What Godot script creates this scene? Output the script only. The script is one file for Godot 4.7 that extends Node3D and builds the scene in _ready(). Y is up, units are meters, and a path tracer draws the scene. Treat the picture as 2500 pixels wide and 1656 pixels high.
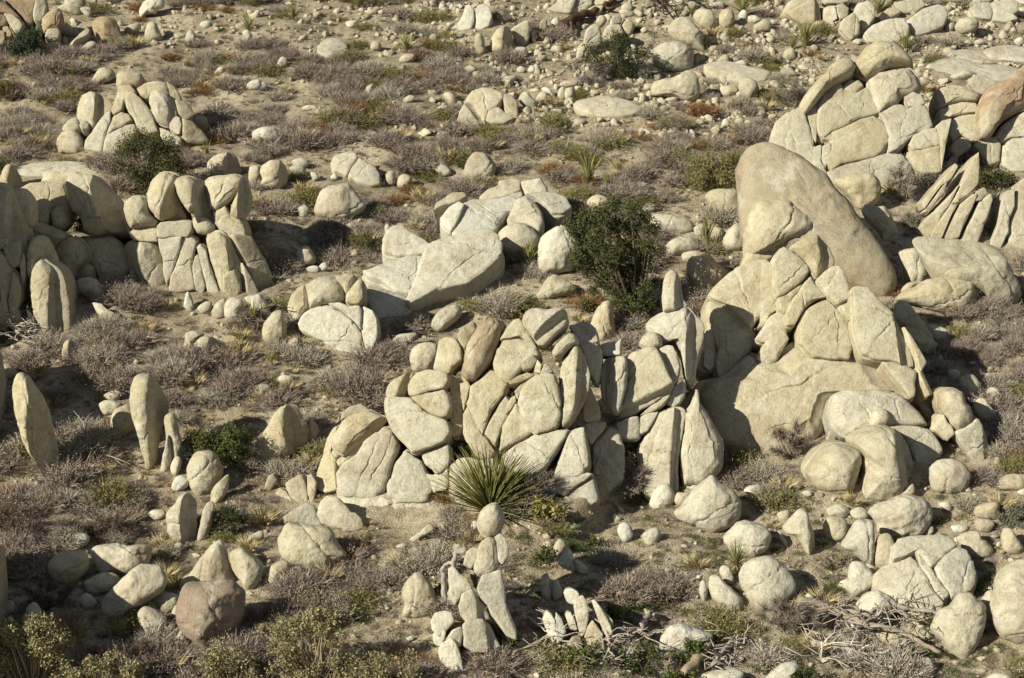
extends Node3D

const W := 2500.0
const H := 1656.0
const FOV := 20.0
const PITCH := 20.0
const DIST := 45.0
var cam_pos := Vector3(0, DIST * sin(deg_to_rad(PITCH)), DIST * cos(deg_to_rad(PITCH)))
var cam_basis := Basis(Vector3.RIGHT, deg_to_rad(-PITCH))
var half_h := tan(deg_to_rad(FOV * 0.5))
var half_w := half_h * W / H
var row_y := [0.0, 400.0, 800.0, 1232.0]
var used := {}
var nz := FastNoiseLite.new()      # rock relief
var nf := FastNoiseLite.new()      # terrain
var nk := FastNoiseLite.new()      # stains
var rng := RandomNumberGenerator.new()
var M := {}
var mask := PackedByteArray()      # which parts of the slope are already covered by rock
const MW := 320
const MH := 190
var tone := {
	"p": Color(0.455, 0.44, 0.375), "c": Color(0.45, 0.42, 0.335), "t": Color(0.435, 0.405, 0.31),
	"o": Color(0.35, 0.285, 0.21), "h": Color(0.355, 0.315, 0.24), "b": Color(0.27, 0.225, 0.19), "w": Color(0.525, 0.525, 0.47)}
var rock_count := 0
var oc_node: Node3D
var oc_foot := PackedVector2Array()
var oc_in := 0.3
var oc_rec := 25.0
var oc_own := false
var oc_grow := 1.03
var oc_n := Vector3.BACK
var stone_label := ""
var stone_group := ""

func _ready():
	rng.seed = 7
	setup_camera_and_light()
	setup_noise()
	setup_materials()
	make_terrain()
	rocks_left()
	rocks_centre()
	rocks_right()
	rocks_outside()
	plants()
	dead_wood()
	scatter()

# ---------------------------------------------------------------- camera, sky, sun
func setup_camera_and_light():
	var cam := Camera3D.new(); cam.name = "camera"
	cam.fov = FOV; cam.near = 0.5; cam.far = 900.0
	cam.position = cam_pos; cam.basis = cam_basis
	add_child(cam); cam.current = true
	var env := Environment.new()
	env.background_mode = Environment.BG_SKY
	var sm := ProceduralSkyMaterial.new()
	sm.sky_top_color = Color(0.44, 0.475, 0.53)
	sm.sky_horizon_color = Color(0.76, 0.77, 0.75)
	sm.sky_curve = 0.16
	sm.ground_bottom_color = Color(0.36, 0.31, 0.24)
	sm.ground_horizon_color = Color(0.6, 0.58, 0.53)
	sm.sun_angle_max = 6.0
	var sky := Sky.new(); sky.sky_material = sm
	env.sky = sky
	env.background_energy_multiplier = 0.53
	env.tonemap_mode = Environment.TONE_MAPPER_LINEAR
	env.tonemap_exposure = 1.78
	env.sdfgi_enabled = true; env.ssao_enabled = true; env.ssil_enabled = true
	var we := WorldEnvironment.new(); we.name = "environment"; we.environment = env
	add_child(we)
	var sun := DirectionalLight3D.new(); sun.name = "sun"
	sun.light_energy = 1.35; sun.light_angular_distance = 0.5
	sun.light_color = Color(1.0, 0.975, 0.89); sun.shadow_enabled = true
	var dir := Vector3(0.71, -0.53, -0.47).normalized()
	add_child(sun)
	sun.look_at_from_position(Vector3(-70, 60, 50), Vector3(-70, 60, 50) + dir, Vector3.UP)

func setup_noise():
	nz.seed = 11; nz.noise_type = FastNoiseLite.TYPE_SIMPLEX_SMOOTH; nz.frequency = 1.0
	nz.fractal_type = FastNoiseLite.FRACTAL_FBM; nz.fractal_octaves = 3
	nf.seed = 5; nf.noise_type = FastNoiseLite.TYPE_SIMPLEX_SMOOTH; nf.frequency = 1.0; nf.fractal_octaves = 3
	nk.seed = 23; nk.noise_type = FastNoiseLite.TYPE_SIMPLEX_SMOOTH; nk.frequency = 1.0; nk.fractal_octaves = 4
	mask.resize(MW * MH)

# ---------------------------------------------------------------- pixel <-> place
func ray(p: Vector2) -> Vector3:
	return (cam_basis * Vector3((p.x / W * 2.0 - 1.0) * half_w, (1.0 - p.y / H * 2.0) * half_h, -1.0)).normalized()

func height(x: float, z: float) -> float:
	var y := -0.158 * z
	y += nf.get_noise_2d(x * 0.055 + 3.0, z * 0.055) * 0.55
	y += nf.get_noise_2d(x * 0.35, z * 0.35 + 40.0) * 0.24
	y += nf.get_noise_2d(x * 1.6, z * 1.6 + 90.0) * 0.035
	# an eroded bank below the cracked outcrop: higher on its left, falling away to the right
	var a := Vector2(x - 1.75, z - 7.0)
	var across := a.dot(Vector2(0.70, 0.71))
	var along := a.dot(Vector2(0.71, -0.70))
	y += 0.55 * (1.0 - smoothstep(-0.10, 0.22, across + 0.25 * sin(along * 2.1))) * smoothstep(-2.6, -0.6, across) * (1.0 - smoothstep(1.0, 2.2, absf(along)))
	return y

func ground_hit(p: Vector2) -> Vector3:
	var d := ray(p)
	var t := 20.0
	var prev := t
	while t < 160.0:
		var q := cam_pos + d * t
		if q.y < height(q.x, q.z):
			var a := prev
			var b := t
			for i in 12:
				var m := (a + b) * 0.5
				var s := cam_pos + d * m
				if s.y < height(s.x, s.z): b = m
				else: a = m
			return cam_pos + d * b
		prev = t
		t += 0.5
	return cam_pos + d * 110.0

func m_per_px(q: Vector3) -> float:
	return -(cam_basis.inverse() * (q - cam_pos)).z * half_h * 2.0 / H

func tpx(t: int, x: float, y: float) -> Vector2:
	return Vector2(620.0 * (t / 10) + x * 2.7039, row_y[t % 10] + y * 2.7039)

func px_list(t: int, a: Array) -> PackedVector2Array:
	var out := PackedVector2Array()
	for i in range(0, a.size() - 1, 2): out.append(tpx(t, a[i], a[i + 1]))
	return out

func mask_cell(p: Vector2) -> int:
	var x := int((p.x + 350.0) / 10.0)
	var y := int((p.y + 120.0) / 10.0)
	if x < 0 or y < 0 or x >= MW or y >= MH: return -1
	return y * MW + x

func cover(poly: PackedVector2Array):
	var r := Rect2(poly[0], Vector2.ZERO)
	for p in poly: r = r.expand(p)
	var y := r.position.y - 5.0
	while y < r.end.y + 5.0:
		var x := r.position.x - 5.0
		while x < r.end.x + 5.0:
			if Geometry2D.is_point_in_polygon(Vector2(x, y), poly):
				var c := mask_cell(Vector2(x, y))
				if c >= 0: mask[c] = 1
			x += 5.0
		y += 5.0

func covered(p: Vector2) -> bool:
	var c := mask_cell(p)
	return c >= 0 and mask[c] == 1

# ---------------------------------------------------------------- names, labels
func numbered(n: String) -> String:
	var k: int = used.get(n, 0)
	used[n] = k + 1
	return n if k == 0 else "%s_%03d" % [n, k]

func tag(o: Node3D, label: String, category: String, group := "", kind := ""):
	if label: o.set_meta("label", label)
	if category: o.set_meta("category", category)
	if group: o.set_meta("group", group)
	if kind: o.set_meta("kind", kind)

func mesh_node(called: String, mesh: Mesh, material: Material, parent: Node) -> MeshInstance3D:
	var o := MeshInstance3D.new()
	o.mesh = mesh
	if material: o.material_override = material
	o.name = numbered(called) if parent == self else called
	parent.add_child(o, true)
	return o

func holder(called: String, at: Vector3, label: String, category: String, group := "") -> Node3D:
	var o := Node3D.new(); o.name = numbered(called); add_child(o)
	o.position = at
	tag(o, label, category, group)
	return o

# ---------------------------------------------------------------- materials
func noise_bytes(size: int, freq: float, sd: int, oct: int, kind := FastNoiseLite.TYPE_SIMPLEX_SMOOTH) -> PackedByteArray:
	var f := FastNoiseLite.new()
	f.noise_type = kind; f.seed = sd; f.frequency = freq; f.fractal_octaves = oct
	var im := f.get_seamless_image(size, size, false, false, 0.15, true)
	im.convert(Image.FORMAT_L8)
	return im.get_data()

func grain_textures(size: int, sd: int, speck: float, lo: Color, mid: Color, hi: Color, blotch: float) -> Array:
	var a := noise_bytes(size, 0.055, sd, 3)
	var b := noise_bytes(size, 0.012, sd + 1, 4)
	var c := noise_bytes(size, 0.16, sd + 2, 2)
	var out := PackedByteArray(); out.resize(size * size * 3)
	var hgt := PackedByteArray(); hgt.resize(size * size)
	for i in size * size:
		var va := a[i] / 255.0
		var vb := b[i] / 255.0
		var vc := c[i] / 255.0
		var v := clampf(0.5 + (va - 0.5) * speck + (vb - 0.5) * blotch + (vc - 0.5) * speck * 0.8, 0.0, 1.0)
		var col := lo.lerp(mid, v * 2.0) if v < 0.5 else mid.lerp(hi, v * 2.0 - 1.0)
		out[i * 3] = int(col.r * 255.0); out[i * 3 + 1] = int(col.g * 255.0); out[i * 3 + 2] = int(col.b * 255.0)
		hgt[i] = int(clampf(va * 0.6 + vc * 0.4, 0.0, 1.0) * 255.0)
	var im := Image.create_from_data(size, size, false, Image.FORMAT_RGB8, out)
	var hm := Image.create_from_data(size, size, false, Image.FORMAT_L8, hgt)
	return [ImageTexture.create_from_image(im), ImageTexture.create_from_image(hm)]

func setup_materials():
	var g := grain_textures(1024, 31, 0.75, Color(0.66, 0.62, 0.56), Color(0.95, 0.94, 0.92), Color(1, 1, 1), 0.5)
	var m := StandardMaterial3D.new()
	m.albedo_texture = g[0]; m.vertex_color_use_as_albedo = true; m.roughness = 0.95
	m.metallic_specular = 0.2
	m.uv1_triplanar = true; m.uv1_world_triplanar = true; m.uv1_scale = Vector3.ONE * 0.28
	m.heightmap_enabled = true; m.heightmap_texture = g[1]; m.heightmap_scale = 1.4
	M.rock = m
	var s := grain_textures(1024, 77, 1.3, Color(0.62, 0.57, 0.50), Color(0.92, 0.90, 0.86), Color(1, 1, 1), 0.9)
	var d := StandardMaterial3D.new()
	d.albedo_texture = s[0]; d.vertex_color_use_as_albedo = true; d.roughness = 1.0; d.metallic_specular = 0.1
	d.uv1_triplanar = true; d.uv1_world_triplanar = true; d.uv1_scale = Vector3.ONE * 0.33
	d.heightmap_enabled = true; d.heightmap_texture = s[1]; d.heightmap_scale = 3.0
	M.ground = d
	var l := StandardMaterial3D.new()
	l.vertex_color_use_as_albedo = true; l.roughness = 0.85; l.metallic_specular = 0.15; l.cull_mode = BaseMaterial3D.CULL_DISABLED
	l.backlight_enabled = true; l.backlight = Color(0.35, 0.35, 0.25)
	M.leaf = l
	var t := StandardMaterial3D.new()
	t.vertex_color_use_as_albedo = true; t.roughness = 0.95; t.metallic_specular = 0.1; t.cull_mode = BaseMaterial3D.CULL_DISABLED
	M.twig = t
	var w := StandardMaterial3D.new()
	w.vertex_color_use_as_albedo = true; w.roughness = 0.9; w.metallic_specular = 0.15
	w.albedo_texture = g[0]; w.uv1_triplanar = true; w.uv1_world_triplanar = true; w.uv1_scale = Vector3(1.2, 0.4, 1.2)
	M.wood = w

# ---------------------------------------------------------------- terrain
func steps(a: float, b: float, fine: float, far_a: float, far_b: float) -> PackedFloat32Array:
	var lo := []
	var s := fine
	var x := a
	while x > far_a:
		s *= 1.28; x -= s; lo.append(x)
	lo.reverse()
	var out := PackedFloat32Array()
	for v in lo: out.append(v)
	x = a
	while x < b: out.append(x); x += fine
	s = fine
	while x < far_b:
		out.append(x); s *= 1.28; x += s
	out.append(x)
	return out

func make_terrain():
	var xs := steps(-21.0, 21.0, 0.16, -330.0, 330.0)
	var zs := steps(-29.0, 14.0, 0.16, -420.0, 120.0)
	var v := PackedVector3Array(); var c := PackedColorArray(); var idx := PackedInt32Array()
	for z in zs:
		for x in xs:
			v.append(Vector3(x, height(x, z), z))
			var t := clampf(0.5 + nk.get_noise_2d(x * 0.22, z * 0.22) * 0.9, 0.0, 1.0)
			var r := clampf(nk.get_noise_2d(x * 0.9 + 70.0, z * 0.9) * 1.6, 0.0, 1.0)
			var col := Color(0.34, 0.30, 0.235).lerp(Color(0.48, 0.44, 0.36), t)
			col = col.lerp(Color(0.265, 0.22, 0.175), r * 0.6)
			c.append(col)
	var nx := xs.size()
	for j in zs.size() - 1:
		for i in nx - 1:
			var a := j * nx + i
			idx.append_array([a, a + 1, a + nx, a + 1, a + nx + 1, a + nx])
	var arr := []; arr.resize(Mesh.ARRAY_MAX)
	arr[Mesh.ARRAY_VERTEX] = v; arr[Mesh.ARRAY_COLOR] = c; arr[Mesh.ARRAY_INDEX] = idx
	var st := SurfaceTool.new(); st.create_from_arrays(arr); st.generate_normals()
	var o := mesh_node("ground", st.commit(), M.ground, self)
	tag(o, "sandy tan desert hillside under boulders and scrub", "ground", "", "structure")

# ---------------------------------------------------------------- rocks
func smooth_outline(p: Array, count: int, straight: float) -> Array:
	var dense := []
	var n := p.size()
	for i in n:
		var a: Vector3 = p[(i + n - 1) % n]; var b: Vector3 = p[i]; var c: Vector3 = p[(i + 1) % n]; var d: Vector3 = p[(i + 2) % n]
		for k in 8: dense.append(b.cubic_interpolate(c, a, d, k / 8.0).lerp(b.lerp(c, k / 8.0), straight))
	var total := 0.0
	for i in dense.size(): total += dense[i].distance_to(dense[(i + 1) % dense.size()])
	var out := []
	var want := 0.0
	var acc := 0.0
	var inc := total / count
	for i in dense.size():
		var a: Vector3 = dense[i]; var b: Vector3 = dense[(i + 1) % dense.size()]
		var L := a.distance_to(b)
		while want <= acc + L and out.size() < count:
			out.append(a.lerp(b, (want - acc) / maxf(L, 1e-6)))
			want += inc
		acc += L
	while out.size() < count: out.append(dense[0])
	return out

# A rock whose outline lies in the plane through `at` with normal n; it bulges d1 in front of that plane and d2 behind it.
func rock_mesh(pts: Array, n: Vector3, at: Vector3, px_size: float, o: Dictionary, base_col: Color) -> ArrayMesh:
	rock_count += 1
	var r := RandomNumberGenerator.new(); r.seed = 1000 + rock_count * 17 + int(o.get("seed", 0))
	var res: float = o.get("res", 1.0)
	var na := int(clampf(px_size / 4.5 * res, 18, 150))
	var nfr := int(clampf(px_size / 13.0 * res, 6, 46))
	var nb := int(clampf(nfr * 0.6, 4, 16))
	var ring := smooth_outline(pts, na, o.get("straight", 0.2))
	var c := Vector3.ZERO
	for q in ring: c += q
	c /= na
	var u := Vector3.UP.cross(n).normalized()
	var vv := n.cross(u)
	var hw := 0.0
	var hh := 0.0
	var area := 0.0
	for i in na:
		var q: Vector3 = ring[i] - c
		var q2: Vector3 = ring[(i + 1) % na] - c
		hw = maxf(hw, absf(q.dot(u))); hh = maxf(hh, absf(q.dot(vv)))
		area += q.dot(u) * q2.dot(vv) - q.dot(vv) * q2.dot(u)
	if area < 0.0: ring.reverse()
	var size := sqrt(absf(area) * 0.5)
	var d1: float = o.get("d1", size * float(o.get("k1", 0.46)))
	var d2: float = o.get("d2", size * float(o.get("k2", 0.46)))
	var e: float = o.get("e", 2.3)
	var prism: float = o.get("prism", 0.0)
	var shrink: float = o.get("shrink", 1.03)
	var ox: float = o.get("ax", 0.0)
	var oy: float = o.get("ay", 0.0)
	var cuts := []
	var spread: float = o.get("spread", 0.95)
	for k in int(o.get("facets", 5)):
		var yaw := r.randf_range(-spread, spread)
		var pit := r.randf_range(-0.5, 0.8)
		cuts.append([Vector3(sin(yaw) * cos(pit), sin(pit), cos(yaw) * cos(pit)), r.randf_range(0.74, 0.96) + float(o.get("loose", 0.13))])
	for k in o.get("cuts", []):
		var yaw := deg_to_rad(k[0] + (12.0 if k[0] >= 40 else 0.0)); var pit := deg_to_rad(k[1])
		cuts.append([Vector3(sin(yaw) * cos(pit) * hw, sin(pit) * hh, cos(yaw) * cos(pit) * d1).normalized(), float(k[2])])
	var hard: float = minf(o.get("hard", 0.8), 0.92)
	var V := PackedVector3Array(); var C := PackedColorArray(); var I := PackedInt32Array()
	var lowf := 1.3 / maxf(size, 0.15)
	var midf := 4.2 / maxf(size, 0.15)
	var amp1: float = size * 0.05 * float(o.get("rough", 1.0))
	var amp2: float = size * 0.020 * float(o.get("rough", 1.0))
	var off := Vector3(r.randf() * 100.0, r.randf() * 100.0, r.randf() * 100.0)
	var tint := r.randf_range(0.93, 1.06)
	var warm: float = r.randf_range(-0.02, 0.035)
	var bc := Color(base_col.r * tint * (1.0 + warm), base_col.g * tint, base_col.b * tint * (1.0 - warm * 1.5))
	var stain := Color(0.31, 0.225, 0.15)
	var pale := Color(0.54, 0.525, 0.455)
	var stain_k: float = o.get("stain", 0.55)
	var crack: float = o.get("crack", 0.035 if size > 0.6 else 0.0)
	var joints := []
	if crack > 0.0:
		for k in 1 + int(size > 1.0):
			var a := r.randf() * PI
			joints.append([(u * cos(a) + vv * sin(a) + n * r.randf_range(-0.3, 0.3)).normalized(), r.randf_range(-0.35, 0.35) * size])
	var plan := []            # rows of the surface, from the back to the front
	if prism > 0.0:
		for q in [0.0, 0.6, 1.0]: plan.append([0, q])
		for q in [0.35, 0.7, 1.0]: plan.append([1, q])
		for q in [0.25, 0.5, 0.75, 1.0]: plan.append([2, q * PI * 0.5])
		for q in nfr: plan.append([3, (q + 1.0) / nfr])
		nb = 2
	else:
		for i in nb + nfr + 1:
			if i <= nb: plan.append([4, PI * 0.5 * (1.0 - float(i) / nb)])
			else: plan.append([5, PI * 0.5 * float(i - nb) / nfr])
	var rows := plan.size()
	var tu := r.randf_range(-0.34, 0.34)
	var tv := r.randf_range(-0.30, 0.30)
	for i in rows:
		var what: int = plan[i][0]
		var tt: float = plan[i][1]
		for j in na:
			var rim: Vector3 = ring[j] - c
			var rho := 1.0
			var h := 0.0
			match what:
				0: rho = tt; h = -d2
				1: h = lerpf(-d2, d1 - prism, tt)
				2: rho = 1.0 - minf(prism * (1.0 - cos(tt)) / rim.length(), 0.6); h = d1 - prism + prism * sin(tt)
				3: rho = (1.0 - minf(prism / rim.length(), 0.6)) * (1.0 - tt); h = d1
				4: rho = pow(maxf(cos(tt), 0.0), 2.0 / e); h = -pow(sin(tt), 2.0 / e) * d2
				5: rho = pow(maxf(cos(tt), 0.0), 2.0 / e); h = pow(sin(tt), 2.0 / e) * d1
			if rho < 1e-4: rho = 0.0
			var q: Vector3 = rim * rho * shrink
			var lean := (1.0 - rho)
			var h2 := h
			if what == 3 or what == 5: h2 = h + (minf(size * 0.035, 0.06) if what == 3 else d1 * 0.14 * clampf(e - 2.5, 0.0, 1.0)) * (1.0 - rho * rho)
			var s := Vector3((q.dot(u)) / hw + ox * lean, (q.dot(vv)) / hh + oy * lean, h2 / (d1 if h > 0.0 else d2))
			if what == 2 or what == 3 or (what == 1 and tt == 1.0): s.z += s.x * tu + s.y * tv
			if h >= 0.0:
				for k in cuts:
					var dd: float = s.dot(k[0]) - k[1]
					if dd > -0.13:
						if dd < 0.13: dd = (dd + 0.13) * (dd + 0.13) / 0.52
						s -= k[0] * (dd * hard)
			var p := u * (s.x * hw) + vv * (s.y * hh) + n * (s.z * (d1 if h > 0.0 else d2))
			var dir := p.normalized()
			var w := c + p
			var n1 := nz.get_noise_3dv(w * lowf + off)
			var n2 := nz.get_noise_3dv(w * midf + off)
			var n3 := nz.get_noise_3dv(w * 4.5)
			var disp := amp1 * n1 + amp2 * n2 + 0.014 * n3
			if crack > 0.0:
				for k in joints:
					var k1 := absf((w - c).dot(k[0]) - k[1] + 0.10 * n1 * size + 0.05 * n2 * size)
					disp -= crack * maxf(0.0, 1.0 - k1 / 0.028)
			w += dir * disp
			V.append(w - at)
			var st := clampf((nk.get_noise_3dv(w * 0.75) - 0.05) * 2.6, 0.0, 1.0) * stain_k
			var pl := clampf((nk.get_noise_3dv(w * 1.1 + Vector3(50, 9, 3)) - 0.12) * 3.0, 0.0, 1.0) * 0.5
			var gr := 1.0 + nk.get_noise_3dv(w * 6.0) * 0.16
			var cc := bc.lerp(stain, st * 0.6).lerp(pale, pl)
			C.append(Color(cc.r * gr, cc.g * gr, cc.b * gr))
	for i in rows - 1:
		for j in na:
			var a := i * na + j
			var b := i * na + (j + 1) % na
			var a2 := a + na
			var b2 := b + na
			I.append_array([a, a2, b, b, a2, b2])
	var ia := (rows - 3) * na
	var tn := (V[ia] - V[ia + 1]).cross(V[ia] - V[ia + na])
	if tn.dot(n) < 0.0:
		for k in range(0, I.size(), 3):
			var t := I[k + 1]; I[k + 1] = I[k + 2]; I[k + 2] = t
	var arr := []; arr.resize(Mesh.ARRAY_MAX)
	arr[Mesh.ARRAY_VERTEX] = V; arr[Mesh.ARRAY_COLOR] = C; arr[Mesh.ARRAY_INDEX] = I
	var stl := SurfaceTool.new(); stl.create_from_arrays(arr); stl.generate_normals()
	return stl.commit()

func plane_normal(rec: float, yaw: float) -> Vector3:
	var r := deg_to_rad(rec); var y := deg_to_rad(yaw)
	return Vector3(sin(y) * cos(r), sin(r), cos(y) * cos(r))

func on_plane(p: Vector2, at: Vector3, n: Vector3) -> Vector3:
	var d := ray(p)
	return cam_pos + d * ((at - cam_pos).dot(n) / d.dot(n))

# one loose rock, standing where the lowest point of its outline meets the ground (or at the anchor o.a)
func rock(called: String, t: int, tn: String, label: String, category: String, group: String, a: Array, o := {}):
	var poly := px_list(t, a)
	cover(poly)
	var box := Rect2(poly[0], Vector2.ZERO)
	for p in poly: box = box.expand(p)
	var low := poly[0]
	for p in poly:
		if p.y > low.y: low = p
	var foot := Vector2(lerpf(box.get_center().x, low.x, 0.5), box.end.y - box.size.y * 0.03)
	if o.has("a"): foot = tpx(t, o.a[0], o.a[1])
	var at := ground_hit(foot)
	var mp := m_per_px(at)
	var size := sqrt(box.size.x * box.size.y) * mp * 0.85
	var n := plane_normal(o.get("rec", 18.0), o.get("yaw", 0.0))
	var back := Vector3(at.x - cam_pos.x, 0, at.z - cam_pos.z).normalized() * (size * float(o.get("k1", 0.46)) * float(o.get("in", 0.2)))
	var plane_at := at + back
	var pts := []
	for p in poly: pts.append(on_plane(p, plane_at, n))
	var mesh := rock_mesh(pts, n, at, maxf(box.size.x, box.size.y) * 2.6, o, tone[tn])
	var node := mesh_node(called, mesh, M.rock, self)
	node.position = at
	tag(node, label, category, group)
	return node

func bo(t: int, tn: String, label: String, a: Array, o := {}):
	return rock("boulder", t, tn, label, "boulder", "", a, o)

func stones(label: String, group: String):
	stone_label = label; stone_group = group

func sn(t: int, a: Array, tn := "p", o := {}):
	return rock("stone", t, tn, stone_label, "stone", stone_group, a, o)

# an outcrop: jointed blocks on one leaning face that rises from the line `foot`; bl() adds a block
func oc(called: String, label: String, t: int, foot: Array, rec := 25.0, yaw := 0.0, in_m := 0.3, own := false, grow := 1.03):
	oc_foot = px_list(t, foot)
	var at := ground_hit(oc_foot[oc_foot.size() / 2])
	oc_node = holder(called, at, label, "rock outcrop")
	oc_in = in_m; oc_rec = rec; oc_own = own; oc_grow = grow
	oc_n = plane_normal(rec, yaw)

func foot_at(x: float) -> Vector2:
	var n := oc_foot.size()
	if n == 1 or x <= oc_foot[0].x: return Vector2(oc_foot[0].x if n == 1 else x, oc_foot[0].y)
	for i in n - 1:
		if x <= oc_foot[i + 1].x:
			return Vector2(x, lerpf(oc_foot[i].y, oc_foot[i + 1].y, (x - oc_foot[i].x) / (oc_foot[i + 1].x - oc_foot[i].x)))
	return Vector2(x, oc_foot[n - 1].y)

func bl(t: int, tn: String, a: Array, o := {}):
	var poly := px_list(t, a)
	cover(poly)
	var box := Rect2(poly[0], Vector2.ZERO)
	for p in poly: box = box.expand(p)
	var n := oc_n
	var g := ground_hit(foot_at(box.get_center().x))
	if oc_own: g = ground_hit(Vector2(box.get_center().x, box.end.y - box.size.y * 0.1))
	g += Vector3(g.x - cam_pos.x, 0, g.z - cam_pos.z).normalized() * oc_in
	var mid := on_plane(box.get_center(), g, n) + n * (float(o.get("z", 0.0)) * 0.55)
	if o.has("rec") or o.has("yaw"): n = plane_normal(o.get("rec", oc_rec), o.get("yaw", 0.0))
	var mp := m_per_px(mid)
	var small := minf(box.size.x, box.size.y) * mp
	var oo := o.duplicate()
	if not oo.has("d1"): oo.d1 = minf(small * float(o.get("k1", 0.30)), 0.62)
	if not oo.has("d2"): oo.d2 = clampf(small * 0.8, 0.25, 1.2)
	if not oo.has("straight"): oo.straight = 0.95
	if not oo.has("e"): oo.e = 7.0
	if not oo.has("facets"): oo.facets = 3
	if not oo.has("loose"): oo.loose = 0.30
	if oo.e > 2.45:
		oo.prism = clampf(small * 0.09, 0.02, 0.06) if oo.e > 4.5 else small * 0.22
		if not o.has("d1"): oo.d1 = 0.20 if oo.e > 4.5 else maxf(0.26, oo.prism * 1.05)
		if not o.has("facets"): oo.facets = 0 if oo.e > 4.5 else 1
	if not oo.has("spread"): oo.spread = 0.6
	if not oo.has("rough"): oo.rough = 0.5
	if not oo.has("shrink"): oo.shrink = oc_grow
	var pts := []
	for p in poly: pts.append(on_plane(p, mid, n))
	var px := maxf(box.size.x, box.size.y) * 2.6
	var mesh := rock_mesh(pts, n, oc_node.position, px, oo, tone[tn])
	var node := mesh_node(o.get("name", "block"), mesh, M.rock, oc_node)
	# the parent rock behind the joint
	var co := {"e": 4.0, "facets": 0, "res": 0.45, "rough": 0.5, "shrink": 1.07, "d1": 0.06, "d2": clampf(small * 1.6, 0.6, 2.0), "crack": 0.0}
	var deep := n * (0.0 if oo.e > 2.45 else minf(small * 0.22, 0.30))
	var cp := []
	for p in pts: cp.append(p - deep)
	var core := rock_mesh(cp, n, oc_node.position, px, co, tone[tn])
	mesh_node("bedrock", core, M.rock, oc_node)
	return node

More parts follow.
